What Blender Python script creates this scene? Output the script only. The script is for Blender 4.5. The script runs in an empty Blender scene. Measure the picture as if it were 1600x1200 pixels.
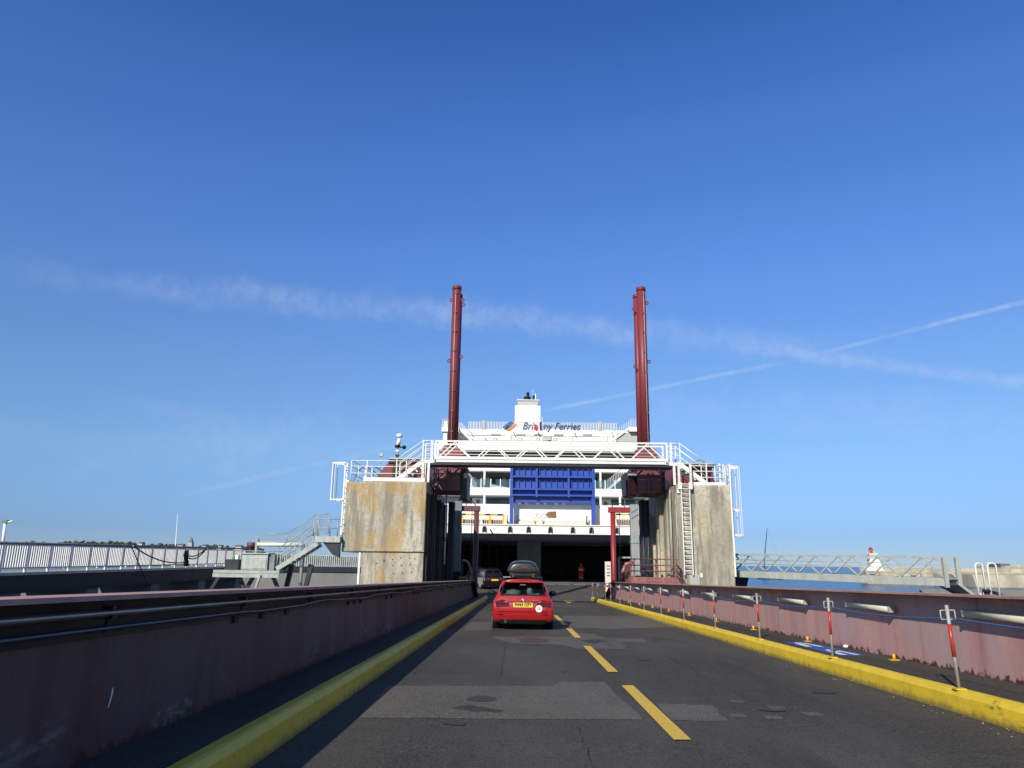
import bpy, bmesh, math, random
from mathutils import Vector, Matrix
random.seed(7)
sc = bpy.context.scene
COL = sc.collection
R = math.radians

# ------------------------------------------------------------------ camera
F_PX, PITCH, YAW, ROLL = 1145.0, R(13.683), R(-0.597), R(0.7377)
SLOPE, EYE = -0.02046, 1.45
DECK_END = 53.2
fw = Vector((math.sin(YAW)*math.cos(PITCH), math.cos(YAW)*math.cos(PITCH), math.sin(PITCH)))
rt0 = Vector((math.cos(YAW), -math.sin(YAW), 0)); up0 = rt0.cross(fw)
rt = math.cos(ROLL)*rt0 + math.sin(ROLL)*up0
upv = -math.sin(ROLL)*rt0 + math.cos(ROLL)*up0
cam = bpy.data.cameras.new('camera'); camo = bpy.data.objects.new('camera', cam); COL.objects.link(camo)
cam.sensor_width = 36; cam.lens = 36*F_PX/1600; cam.clip_start = 0.1; cam.clip_end = 30000
m = Matrix((rt, upv, -fw)).transposed().to_4x4(); m.translation = (0, 0, EYE)
camo.matrix_world = m
sc.camera = camo

# ------------------------------------------------------------------ light
SUN_AZ, SUN_EL = R(23.5), R(31)          # heading of the shadows right of the road axis, height of the sun
SUN_STRENGTH, SKY_STRENGTH, EXPOSURE = 5.0, 0.084, 0.0
sd = Vector((math.sin(SUN_AZ)*math.cos(SUN_EL), math.cos(SUN_AZ)*math.cos(SUN_EL), -math.sin(SUN_EL)))
sl = bpy.data.lights.new('sun', 'SUN'); sl.energy = SUN_STRENGTH; sl.angle = R(0.53); sl.color = (1, .92, .78)
slo = bpy.data.objects.new('sun', sl); COL.objects.link(slo); slo.location = (-30, -60, 60)
slo.rotation_euler = sd.to_track_quat('-Z', 'Y').to_euler()
sc.view_settings.view_transform = 'Standard'
try: sc.view_settings.look = 'None'
except Exception: pass
sc.view_settings.gamma = 1; sc.view_settings.exposure = EXPOSURE; sc.view_settings.use_curve_mapping = False
sc.cycles.use_denoising = True
sc.cycles.max_bounces = 8; sc.cycles.diffuse_bounces = 5

def px_ray(x, y): return fw*F_PX + rt*(x-800) - upv*(y-600)
def at(x, y, Y):
    v = px_ray(x, y); return Vector((0, 0, EYE)) + v*(Y/v.y)
def wx(x, y, X):
    v = px_ray(x, y); return Vector((0, 0, EYE)) + v*(X/v.x)
def dk(x, y, o=0.0):
    v = px_ray(x, y); t = (o-EYE)/(v.z-SLOPE*v.y); return Vector((0, 0, EYE)) + v*t
def dz(Y): return SLOPE*min(Y, DECK_END)

# ------------------------------------------------------------------ sky
world = bpy.data.worlds.new('World'); sc.world = world; world.use_nodes = True
wn = world.node_tree; wn.nodes.clear(); L = wn.links.new
def N(t, tree=None, **kw):
    n = (tree or wn).nodes.new(t)
    for k, v in kw.items(): setattr(n, k, v)
    return n
out = N('ShaderNodeOutputWorld'); bg = N('ShaderNodeBackground'); L(bg.outputs[0], out.inputs[0])
bg.inputs[1].default_value = SKY_STRENGTH
sky = N('ShaderNodeTexSky', sky_type='NISHITA', sun_disc=False)
sky.sun_elevation = SUN_EL; sky.sun_rotation = math.pi + SUN_AZ
sky.altitude = 0; sky.air_density = 1.0; sky.dust_density = 0.0; sky.ozone_density = 3.0
tc = N('ShaderNodeTexCoord')
def wmath(op, a, b=None, c=None, clamp=False):
    n = N('ShaderNodeMath', operation=op, use_clamp=clamp)
    for i, v in enumerate((a, b, c)):
        if v is None: continue
        if isinstance(v, (int, float)): n.inputs[i].default_value = v
        else: L(v, n.inputs[i])
    return n.outputs[0]
def wdot(v):
    n = N('ShaderNodeVectorMath', operation='DOT_PRODUCT'); L(tc.outputs['Generated'], n.inputs[0]); n.inputs[1].default_value = v
    return n.outputs['Value']
def smooth(v, a, b, lo=0., hi=1.):
    n = N('ShaderNodeMapRange', interpolation_type='SMOOTHSTEP'); L(v, n.inputs[0])
    for i, q in enumerate((a, b, lo, hi)): n.inputs[i+1].default_value = q
    return n.outputs[0]
def wnoise(scale, detail, stretch=(1, 1, 1)):
    mp = N('ShaderNodeMapping'); mp.inputs['Scale'].default_value = stretch; L(tc.outputs['Generated'], mp.inputs[0])
    n = N('ShaderNodeTexNoise'); n.inputs['Scale'].default_value = scale; n.inputs['Detail'].default_value = detail
    n.inputs['Roughness'].default_value = .6
    L(mp.outputs[0], n.inputs['Vector']); return n.outputs['Fac']
# clear maritime air: the blue deepens with height
sepz = N('ShaderNodeSeparateXYZ'); L(tc.outputs['Generated'], sepz.inputs[0])
tint = N('ShaderNodeValToRGB'); L(sepz.outputs['Z'], tint.inputs[0])
TINT = [(0.0, (.212, .313, .582)), (.037, (.212, .313, .582)), (.139, (.406, .506, .663)), (.246, (.475, .596, .772)), (.39, (.469, .66, .98)), (.54, (.402, .646, 1.035)), (.655, (.28, .55, .962))]
for i, (z_, c_) in enumerate(TINT):
    e = tint.color_ramp.elements[i] if i < 2 else tint.color_ramp.elements.new(z_)
    e.position = z_; e.color = (*c_, 1)
sunside = N('ShaderNodeMix', data_type='RGBA'); L(smooth(wdot(tuple(-sd)), -.12, .65), sunside.inputs['Factor'])  # tint fades to neutral sunward, out of view, so fill is less blue
L(tint.outputs[0], sunside.inputs['A']); sunside.inputs['B'].default_value = (.5, .52, .55, 1)
tm = N('ShaderNodeMix', data_type='RGBA', blend_type='MULTIPLY'); tm.inputs['Factor'].default_value = 1
L(sky.outputs[0], tm.inputs['A']); L(sunside.outputs['Result'], tm.inputs['B'])
tm2 = N('ShaderNodeMix', data_type='RGBA', blend_type='MULTIPLY'); tm2.inputs['Factor'].default_value = 1
L(tm.outputs['Result'], tm2.inputs['A']); tm2.inputs['B'].default_value = (2, 2, 2, 1)
skycol = tm2.outputs['Result']
nf, nb = wnoise(26, 6), wnoise(5, 3)
nw = wnoise(60, 5, (1, 1, .7))
def contrail(p, q, half, strength, wob, ragged, fade=.06):
    """a condensation trail along the great circle between two sky directions"""
    global skycol
    a, b = px_ray(*p).normalized(), px_ray(*q).normalized()
    n = a.cross(b).normalized(); mid = (a+b).normalized(); along = n.cross(mid).normalized()
    d = wdot(n)
    d = wmath('ADD', d, wmath('MULTIPLY', wmath('SUBTRACT', nb, .5), wob))
    d = wmath('ADD', d, wmath('MULTIPLY', wmath('SUBTRACT', nf, .5), half*ragged))
    core = smooth(wmath('ABSOLUTE', d), half*.05, half, 1, 0)
    t = wdot(along); ext = abs(b.dot(along))
    ends = wmath('MULTIPLY', smooth(t, -ext-fade, -ext+fade), smooth(t, ext-fade, ext+fade, 1, 0))
    front = smooth(wdot(mid), 0, .2)
    k = wmath('MULTIPLY', wmath('MULTIPLY', core, ends), front)
    k = wmath('MULTIPLY', k, wmath('MULTIPLY', wmath('MULTIPLY', smooth(nb, .28, .62, .3, 1), smooth(nw, .3, .68, .45, 1.15)), strength))
    mx = N('ShaderNodeMix', data_type='RGBA'); L(k, mx.inputs['Factor']); L(skycol, mx.inputs['A'])
    mx.inputs['B'].default_value = (8.6, 9.6, 11.0, 1)
    skycol = mx.outputs['Result']
contrail((130, 436), (1240, 541), .027, .20, .016, 1.6, .12)
contrail((1180, 545), (1640, 602), .012, .22, .006, 1.2, .03)
contrail((855, 641), (1215, 568), .0042, .22, .004, .5, .03)
contrail((1290, 550), (1640, 462), .0042, .26, .004, .5, .03)
contrail((330, 764), (650, 688), .006, .12, .006, .7, .05)
contrail((120, 690), (560, 690), .045, .09, .05, 2.6, .15)
contrail((200, 620), (330, 650), .012, .09, .02, 2.4, .06)
contrail((1000, 640), (1640, 645), .04, .08, .05, 2.4, .15)
hs = N('ShaderNodeHueSaturation'); hs.inputs['Saturation'].default_value = 1.0; L(skycol, hs.inputs['Color'])
L(hs.outputs[0], bg.inputs[0])

# ------------------------------------------------------------------ materials
def new_mat(name):
    mt = bpy.data.materials.new(name); mt.use_nodes = True
    nt = mt.node_tree; b = nt.nodes['Principled BSDF']; return mt, nt, b
def tex_noise(nt, scale, detail=4, stretch=(1, 1, 1), rough=.6):
    t = nt.nodes.new('ShaderNodeTexCoord'); mp = nt.nodes.new('ShaderNodeMapping'); mp.inputs['Scale'].default_value = stretch
    g = nt.nodes.new('ShaderNodeNewGeometry'); nt.links.new(g.outputs['Position'], mp.inputs[0])
    n = nt.nodes.new('ShaderNodeTexNoise'); n.inputs['Scale'].default_value = scale; n.inputs['Detail'].default_value = detail
    n.inputs['Roughness'].default_value = rough
    nt.links.new(mp.outputs[0], n.inputs['Vector']); nt.nodes.remove(t); return n.outputs['Fac']
def ramp(nt, v, a, b, lo=0., hi=1.):
    n = nt.nodes.new('ShaderNodeMapRange'); n.interpolation_type = 'SMOOTHSTEP'; nt.links.new(v, n.inputs[0])
    for i, q in enumerate((a, b, lo, hi)): n.inputs[i+1].default_value = q
    return n.outputs[0]
def mixc(nt, f, a, b, mode='MIX'):
    n = nt.nodes.new('ShaderNodeMix'); n.data_type = 'RGBA'; n.blend_type = mode
    for v, k in ((f, 'Factor'), (a, 'A'), (b, 'B')):
        if isinstance(v, (int, float)): n.inputs[k].default_value = v
        elif isinstance(v, (tuple, list)): n.inputs[k].default_value = (*v[:3], 1)
        else: nt.links.new(v, n.inputs[k])
    return n.outputs['Result']
def mth(nt, op, a, b):
    n = nt.nodes.new('ShaderNodeMath'); n.operation = op; n.use_clamp = False
    for i, v in enumerate((a, b)):
        if isinstance(v, (int, float)): n.inputs[i].default_value = v
        else: nt.links.new(v, n.inputs[i])
    return n.outputs[0]
def bump(nt, b, h, strength=.3, dist=.02):
    n = nt.nodes.new('ShaderNodeBump'); n.inputs['Strength'].default_value = strength; n.inputs['Distance'].default_value = dist
    nt.links.new(h, n.inputs['Height']); nt.links.new(n.outputs[0], b.inputs['Normal'])
def pmat(name, c, rough=.5, metal=0., var=.12, scale=2.5, dirt=None, dirt_amt=.35, coat=0., bmp=0., stretch=(1, 1, .35)):
    """painted / plain surface: slight tone change, optional streaks of dirt"""
    mt, nt, b = new_mat(name)
    n1 = tex_noise(nt, scale, 5, stretch)
    lo = tuple(x*(1-var) for x in c); hi = tuple(min(1, x*(1+var)) for x in c)
    colr = mixc(nt, ramp(nt, n1, .3, .7), lo, hi)
    if dirt:
        n2 = tex_noise(nt, scale*1.7, 6, (stretch[0], stretch[1], stretch[2]*.5))
        colr = mixc(nt, ramp(nt, n2, .52, .75, 0, dirt_amt), colr, dirt)
    nt.links.new(colr, b.inputs['Base Color'])
    nt.links.new(ramp(nt, n1, .2, .8, rough*.85, min(1, rough*1.15)), b.inputs['Roughness'])
    b.inputs['Metallic'].default_value = metal
    if coat: b.inputs['Coat Weight'].default_value = coat; b.inputs['Coat Roughness'].default_value = .05
    if bmp: bump(nt, b, tex_noise(nt, 30, 4), bmp, .01)
    return mt
M = {}
M['white'] = pmat('white_paint', (.78, .78, .77), .4, var=.04, dirt=(.5, .46, .4), dirt_amt=.18)
M['ship_white'] = pmat('ship_white_paint', (.84, .84, .82), .35, var=.03, scale=.6, dirt=(.6, .55, .48), dirt_amt=.16)
M['ship_grey'] = pmat('ship_grey_paint', (.42, .43, .43), .5, var=.06)
M['ship_recess_shade'] = pmat('recess_shade_grey', (.16, .165, .17), .5, var=.15, scale=.5)  # grey darkened so the shade of the deck recesses sits in its colour
M['ship_beige'] = pmat('ship_beige_panel', (.60, .57, .50), .5, var=.05)
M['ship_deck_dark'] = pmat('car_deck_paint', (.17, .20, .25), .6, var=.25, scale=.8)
M['ship_casing'] = pmat('casing_paint', (.20, .23, .27), .55, var=.12)
M['ship_blue'] = pmat('blue_door_paint', (.025, .075, .40), .4, var=.06, dirt=(.05, .09, .3), dirt_amt=.3)
M['navy'] = pmat('navy_hull_paint', (.012, .02, .06), .4)
M['window'] = pmat('ship_window_glass', (.05, .09, .13), .08, var=.1)
M['glasspanel'] = None
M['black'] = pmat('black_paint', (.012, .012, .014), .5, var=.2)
M['yellow_pole'] = pmat('yellow_safety_paint', (.72, .40, .02), .45, var=.08)
M['brown_mesh'] = pmat('brown_rusty_mesh', (.20, .11, .05), .7, var=.2)
M['galv'] = pmat('galvanised_steel', (.36, .395, .38), .5, .25, var=.15, scale=6, dirt=(.3, .3, .28), dirt_amt=.3)
M['galv_dark'] = pmat('grey_steel', (.16, .19, .21), .55, .2, var=.2, scale=4)
M['alu'] = pmat('weathered_aluminium', (.42, .45, .42), .5, .2, var=.1, scale=4, dirt=(.35, .36, .3), dirt_amt=.35)
M['maroon'] = pmat('maroon_paint', (.19, .03, .042), .5, var=.12, scale=1.5, dirt=(.12, .05, .045), dirt_amt=.45)
M['maroon_dull'] = pmat('dull_maroon_paint', (.12, .045, .055), .5, var=.2, dirt=(.06, .04, .04), dirt_amt=.5)
M['red_paint'] = pmat('red_gantry_paint', (.27, .024, .033), .45, var=.15, dirt=(.16, .05, .04), dirt_amt=.4)
M['pink_rail'] = pmat('faded_red_rail', (.46, .19, .17), .6, var=.2, dirt=(.25, .1, .07), dirt_amt=.5)
M['rust_rail'] = pmat('rusty_brown_rail', (.22, .09, .075), .7, var=.3, scale=6)
M['column_grey'] = pmat('blue_grey_column', (.30, .34, .36), .5, var=.12, dirt=(.2, .2, .19), dirt_amt=.4)
M['dark_steel'] = pmat('dark_blue_steel', (.025, .032, .045), .5, .3, var=.25)
M['dark_rib'] = pmat('tarred_timber', (.05, .047, .045), .85, var=.4, scale=5)
M['red_band'] = pmat('red_reflective_band', (.46, .04, .035), .35, var=.06)
M['post_grey'] = pmat('post_grey', (.36, .37, .36), .5, .1, var=.1, scale=8)
M['rope'] = pmat('blue_rope', (.05, .13, .34), .7, var=.2, scale=40)
M['blacktube'] = pmat('black_hose', (.015, .017, .02), .45, var=.2)
M['pipe'] = pmat('galvanised_conduit', (.22, .23, .23), .3, .7, var=.15)
M['cable'] = pmat('blue_black_cable', (.02, .03, .06), .35, var=.2)
M['lamp'] = pmat('lamp_diffuser', (.62, .62, .50), .35, var=.08, scale=6)
M['orange'] = pmat('orange_paint', (.60, .16, .03), .5)
M['hivis'] = pmat('red_hivis_cloth', (.42, .035, .03), .7)
M['stripe'] = pmat('silver_reflective', (.75, .75, .72), .3)
M['skin'] = pmat('skin', (.45, .26, .18), .6)
M['trouser'] = pmat('dark_trousers', (.03, .03, .04), .8)
M['foliage'] = pmat('far_foliage', (.045, .065, .045), .9, var=.5, scale=.08)
M['slate'] = pmat('slate_roof', (.12, .13, .15), .7)
M['plaster'] = pmat('pale_plaster', (.55, .52, .45), .8)
M['stone'] = pmat('pale_granite', (.40, .37, .29), .9, var=.25, scale=.25, dirt=(.2, .19, .15), dirt_amt=.6, bmp=.3)
M['quay'] = pmat('rough_quay_concrete', (.30, .28, .22), .9, var=.35, scale=2, bmp=.6)
M['quaywall'] = pmat('quay_wall_concrete', (.17, .18, .18), .85, var=.15, scale=.5, stretch=(1, 1, .2))
M['girder_dark'] = pmat('dark_girder_paint', (.016, .019, .028), .6, var=.25)
M['white_rubber'] = pmat('litter_white', (.8, .8, .78), .6)
M['blue_mark'] = pmat('blue_floor_paint', (.03, .10, .42), .7, var=.2, scale=9)
M['white_mark'] = pmat('white_floor_paint', (.75, .76, .78), .7, var=.1, scale=12)
M['bag'] = pmat('pale_green_bag', (.55, .62, .45), .7)
M['board'] = pmat('notice_board_face', (.66, .66, .60), .6, var=.08, scale=5)

def asphalt(name, base, hi, blot=.35, warm=(1.08, 1.0, .86)):
    mt, nt, b = new_mat(name)
    big = tex_noise(nt, .35, 4, (1, .35, 1)); mid = tex_noise(nt, 2.2, 5); fine = tex_noise(nt, 95, 2)
    grit = tex_noise(nt, 38, 3)
    c = mixc(nt, ramp(nt, big, .35, .68), tuple(base*(1-blot)*w for w in warm), tuple(base*(1+blot)*w for w in warm))
    c = mixc(nt, ramp(nt, mid, .45, .75, 0, .35), c, tuple(base*1.5*w for w in warm))
    c = mixc(nt, ramp(nt, grit, .47, .62, 0, .8), c, tuple(hi*w for w in warm))
    c = mixc(nt, ramp(nt, grit, .46, .36, 0, .7), c, tuple(base*.45*w for w in warm))
    trk = tex_noise(nt, 1.6, 5, (1, .06, 1)); c = mixc(nt, ramp(nt, trk, .52, .72, 0, .4), c, tuple(base*.55*w for w in warm))
    c = mixc(nt, ramp(nt, fine, .60, .70, 0, .8), c, tuple(min(1, hi*2.6)*w for w in warm))
    oil = tex_noise(nt, .9, 6, (1, .25, 1))
    c = mixc(nt, ramp(nt, oil, .60, .72, 0, .45), c, (.022, .022, .022))
    nt.links.new(c, b.inputs['Base Color']); b.inputs['Roughness'].default_value = .82
    bump(nt, b, mth(nt, 'ADD', fine, mth(nt, 'MULTIPLY', grit, 1.2)), .7, .01)
    return mt
M['asphalt'] = asphalt('road_asphalt', .058, .088)
M['patch'] = asphalt('worn_asphalt_patch', .092, .15, .2)
M['tar'] = asphalt('tar_stain', .035, .05, .2)
M['redstain'] = asphalt('reddish_worn_spot', .05, .07, .2, (1.5, .85, .75))
M['walk'] = asphalt('walkway_coating', .052, .07, .2)
M['ramp_mat'] = asphalt('ramp_deck_coating', .075, .12, .3)

def kerbmat():
    mt, nt, b = new_mat('yellow_kerb_paint')
    n = tex_noise(nt, 3, 6); s = tex_noise(nt, 9, 6, (1, 1, .6)); ch = tex_noise(nt, 14, 3)
    c = mixc(nt, ramp(nt, n, .3, .7), (.70, .49, .022), (.82, .585, .035))
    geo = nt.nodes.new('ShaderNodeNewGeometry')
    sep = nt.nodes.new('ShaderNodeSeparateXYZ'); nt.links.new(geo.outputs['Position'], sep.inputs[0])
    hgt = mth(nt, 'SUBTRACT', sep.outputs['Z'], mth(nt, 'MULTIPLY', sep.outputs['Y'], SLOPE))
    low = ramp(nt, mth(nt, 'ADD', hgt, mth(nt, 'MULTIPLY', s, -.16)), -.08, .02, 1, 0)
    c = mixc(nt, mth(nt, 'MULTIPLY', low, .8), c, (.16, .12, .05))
    c = mixc(nt, ramp(nt, s, .60, .75, 0, .4), c, (.33, .25, .06))
    c = mixc(nt, ramp(nt, ch, .70, .74, 0, .85), c, (.05, .045, .04))
    tq = tex_noise(nt, 1.1, 6, (1, .55, 2.2), .7); tw = tex_noise(nt, 8, 4)
    c = mixc(nt, mth(nt, 'MULTIPLY', mth(nt, 'MULTIPLY', ramp(nt, tq, .63, .69), ramp(nt, tw, .40, .55)), .8), c, (.045, .04, .03))
    nt.links.new(c, b.inputs['Base Color']); b.inputs['Roughness'].default_value = .55
    bump(nt, b, s, .4, .015); return mt
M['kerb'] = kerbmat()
M['line'] = pmat('yellow_road_paint', (.68, .45, .04), .6, var=.1, scale=20, dirt=(.3, .22, .06), dirt_amt=.6, stretch=(1, 1, 1))

def wallmat(name, c1, c2, c3, scuffed=False):
    mt, nt, b = new_mat(name)
    geo = nt.nodes.new('ShaderNodeNewGeometry')
    sep = nt.nodes.new('ShaderNodeSeparateXYZ'); nt.links.new(geo.outputs['Position'], sep.inputs[0])
    hgt = mth(nt, 'SUBTRACT', sep.outputs['Z'], mth(nt, 'MULTIPLY', sep.outputs['Y'], SLOPE))
    st = tex_noise(nt, 2.2, 5, (1, 1, .12)); bl = tex_noise(nt, 1.1, 5, (1, 1, .5)); fi = tex_noise(nt, 9, 6, (1, 1, .5))
    c = mixc(nt, ramp(nt, st, .35, .65), c1, c2)
    c = mixc(nt, ramp(nt, bl, .48, .60, 0, .75), c, c3)
    c = mixc(nt, ramp(nt, fi, .55, .72, 0, .5), c, tuple(x*y for x, y in zip(c2, (1.12, 1.2, 1.0))))
    drip = tex_noise(nt, 3.2, 4, (1, 1, .05))
    c = mixc(nt, ramp(nt, drip, .60, .70, 0, .45), c, (.16, .075, .05))
    spots = tex_noise(nt, 7, 5)
    if scuffed:      # pale wheel scuffs near the foot of the wall, brown runs below the cable
        sc1 = tex_noise(nt, 1.3, 6, (1, .6, 1.4), .7); sc2 = tex_noise(nt, 11, 5, (1, .5, 1.6))
        k = mth(nt, 'MULTIPLY', mth(nt, 'MULTIPLY', ramp(nt, sc1, .50, .68), ramp(nt, sc2, .42, .6)), ramp(nt, hgt, .35, .75, 1, 0))
        c = mixc(nt, mth(nt, 'MULTIPLY', k, .75), c, (.27, .29, .30))
        rn = tex_noise(nt, .9, 5, (1, 1, .22), .65)
        k = mth(nt, 'MULTIPLY', ramp(nt, rn, .60, .67), ramp(nt, hgt, .45, .85))
        c = mixc(nt, mth(nt, 'MULTIPLY', k, .75), c, (.06, .04, .025))
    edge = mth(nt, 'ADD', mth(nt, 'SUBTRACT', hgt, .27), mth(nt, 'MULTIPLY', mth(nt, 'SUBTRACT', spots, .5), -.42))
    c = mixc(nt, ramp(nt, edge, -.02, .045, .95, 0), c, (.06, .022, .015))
    scr = tex_noise(nt, 24, 3, (1, 1, .8))
    c = mixc(nt, ramp(nt, scr, .735, .76, 0, .8), c, (.09, .04, .03))
    nt.links.new(c, b.inputs['Base Color']); b.inputs['Roughness'].default_value = .55
    bump(nt, b, mth(nt, 'ADD', bl, mth(nt, 'MULTIPLY', fi, .3)), .25, .02); return mt
M['wall'] = wallmat('shaded_red_wall_paint', (.085, .045, .05), (.125, .065, .065), (.11, .085, .09), True)  # same paint as the right wall, darkened to hold this side's shade
M['wall_sunlit'] = wallmat('sunlit_wall_paint', (.47, .26, .265), (.58, .335, .31), (.45, .325, .345))
M['flange'] = pmat('faded_pink_flange', (.42, .25, .23), .8, var=.15, scale=2, dirt=(.25, .10, .12), dirt_amt=.6)

for k_ in ('girder_dark', 'dark_rib', 'black', 'asphalt', 'patch', 'walk', 'ramp_mat', 'wall'): M[k_].node_tree.nodes['Principled BSDF'].inputs['Specular IOR Level'].default_value = .25
def concrete(name, lichen=.5, spots=()):
    mt, nt, b = new_mat(name)
    big = tex_noise(nt, .55, 5, (1, 1, .45)); st = tex_noise(nt, 2.6, 7, (1, 1, .11), .7); fi = tex_noise(nt, 6, 8, (1, 1, .8), .75); sp = tex_noise(nt, 13, 5, (1, 1, 1), .75)
    c = mixc(nt, ramp(nt, big, .32, .68), (.31, .29, .235), (.56, .53, .44))
    c = mixc(nt, ramp(nt, st, .46, .60, 0, .8), c, (.20, .185, .15))
    c = mixc(nt, ramp(nt, fi, .48, .62, 0, .6), c, (.22, .205, .16))
    lm = tex_noise(nt, .75, 6, (1, 1, .45), .7)
    if spots:        # where the lichen has settled: (x, z, half width, half height) on the face
        geo = nt.nodes.new('ShaderNodeNewGeometry'); sep = nt.nodes.new('ShaderNodeSeparateXYZ'); nt.links.new(geo.outputs['Position'], sep.inputs[0])
        acc = -.10
        for x_, z_, w_, h_ in spots:
            ax = mth(nt, 'MULTIPLY', mth(nt, 'SUBTRACT', sep.outputs['X'], x_), 1/w_); az = mth(nt, 'MULTIPLY', mth(nt, 'SUBTRACT', sep.outputs['Z'], z_), 1/h_)
            acc = mth(nt, 'ADD', acc, ramp(nt, mth(nt, 'ADD', mth(nt, 'MULTIPLY', ax, ax), mth(nt, 'MULTIPLY', az, az)), 0, 1.3, .22, 0))
        lm = mth(nt, 'ADD', lm, acc)
    k = mth(nt, 'MULTIPLY', ramp(nt, lm, .62-.16*lichen, .70-.10*lichen), ramp(nt, sp, .44, .54))
    c = mixc(nt, mth(nt, 'MULTIPLY', k, .9), c, (.42, .265, .075))
    dots = tex_noise(nt, 12, 3)
    c = mixc(nt, ramp(nt, dots, .70, .74, 0, .7), c, (.05, .045, .04))
    nt.links.new(c, b.inputs['Base Color']); b.inputs['Roughness'].default_value = .9
    bump(nt, b, mth(nt, 'ADD', fi, mth(nt, 'MULTIPLY', sp, .6)), .55, .03); return mt
M['concrete'] = concrete('lichen_concrete', .9, ((-6.9, 2.3, 1.2, .9), (-6.2, 2.9, .6, 1.6), (-7.6, 4.6, .7, 1.2), (-8.4, 5.4, .8, .5), (-5.0, 4.6, .5, 1.3), (-6.3, 5.2, .9, .6), (-6.9, .6, .35, .8)))
M['concrete2'] = concrete('streaked_concrete', .35)

def watermat():
    mt, nt, b = new_mat('sea_water')
    n1 = tex_noise(nt, .5, 5, (1, .6, 1)); n2 = tex_noise(nt, .03, 3)
    c = mixc(nt, ramp(nt, n2, .3, .7), (.006, .035, .10), (.012, .055, .14))
    nt.links.new(c, b.inputs['Base Color']); b.inputs['Roughness'].default_value = .22; b.inputs['IOR'].default_value = 1.33
    b.inputs['Specular IOR Level'].default_value = .35
    bump(nt, b, n1, .9, .5); return mt
M['water'] = watermat()
def glassmat(name, tint, alpha):
    mt, nt, b = new_mat(name)
    tr = nt.nodes.new('ShaderNodeBsdfTransparent'); tr.inputs[0].default_value = (*tint, 1)
    gl = nt.nodes.new('ShaderNodeBsdfGlossy'); gl.inputs['Roughness'].default_value = .03
    mx = nt.nodes.new('ShaderNodeMixShader'); mx.inputs[0].default_value = alpha
    nt.links.new(tr.outputs[0], mx.inputs[1]); nt.links.new(gl.outputs[0], mx.inputs[2])
    nt.links.new(mx.outputs[0], nt.nodes['Material Output'].inputs[0]); return mt
M['glass'] = glassmat('balustrade_glass', (.75, .86, .9), .12)
M['carglass'] = glassmat('tinted_car_glass', (.62, .68, .68), .08)
M['carglass_dark'] = pmat('dark_car_glass', (.01, .012, .015), .06, var=.1)
def carpaint(name, c):
    mt = pmat(name, c, .32, .0, var=.03, coat=1.); return mt
M['car_red'] = carpaint('red_car_paint', (.37, .012, .016))
M['car_black'] = carpaint('black_car_paint', (.006, .007, .013))
M['trim'] = pmat('black_plastic_trim', (.009, .009, .010), .5, var=.1)
M['boxgrey'] = pmat('grey_roof_box_shell', (.022, .024, .028), .34, var=.06, coat=.3)
M['tyre'] = pmat('tyre_rubber', (.018, .018, .018), .85)
M['rim'] = pmat('alloy_rim', (.55, .55, .56), .3, .7)
M['taillight'] = pmat('tail_light_lens', (.13, .006, .009), .12, var=.15, scale=12, coat=.8)
M['taillight_dark'] = pmat('dark_tail_lens', (.05, .006, .008), .12, coat=.8)
M['plate'] = pmat('yellow_plate', (.78, .50, .03), .4, var=.03)
M['chrome'] = pmat('chrome', (.7, .7, .7), .12, 1.)
M['sticker'] = pmat('white_sticker', (.85, .86, .85), .45, var=.02)
M['badge_blue'] = pmat('badge_blue', (.03, .15, .5), .3)
M['flag_red'] = pmat('flag_red', (.62, .03, .05), .8); M['flag_navy'] = pmat('flag_navy', (.02, .03, .12), .8)
M['logo_blue'] = pmat('logo_blue', (.02, .11, .42), .5); M['logo_green'] = pmat('logo_green', (.10, .38, .16), .5)
M['logo_orange'] = pmat('logo_orange', (.75, .22, .06), .5); M['letter'] = pmat('navy_lettering', (.03, .035, .07), .5)
M['lining'] = pmat('dark_upholstery', (.02, .022, .025), .8)

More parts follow.
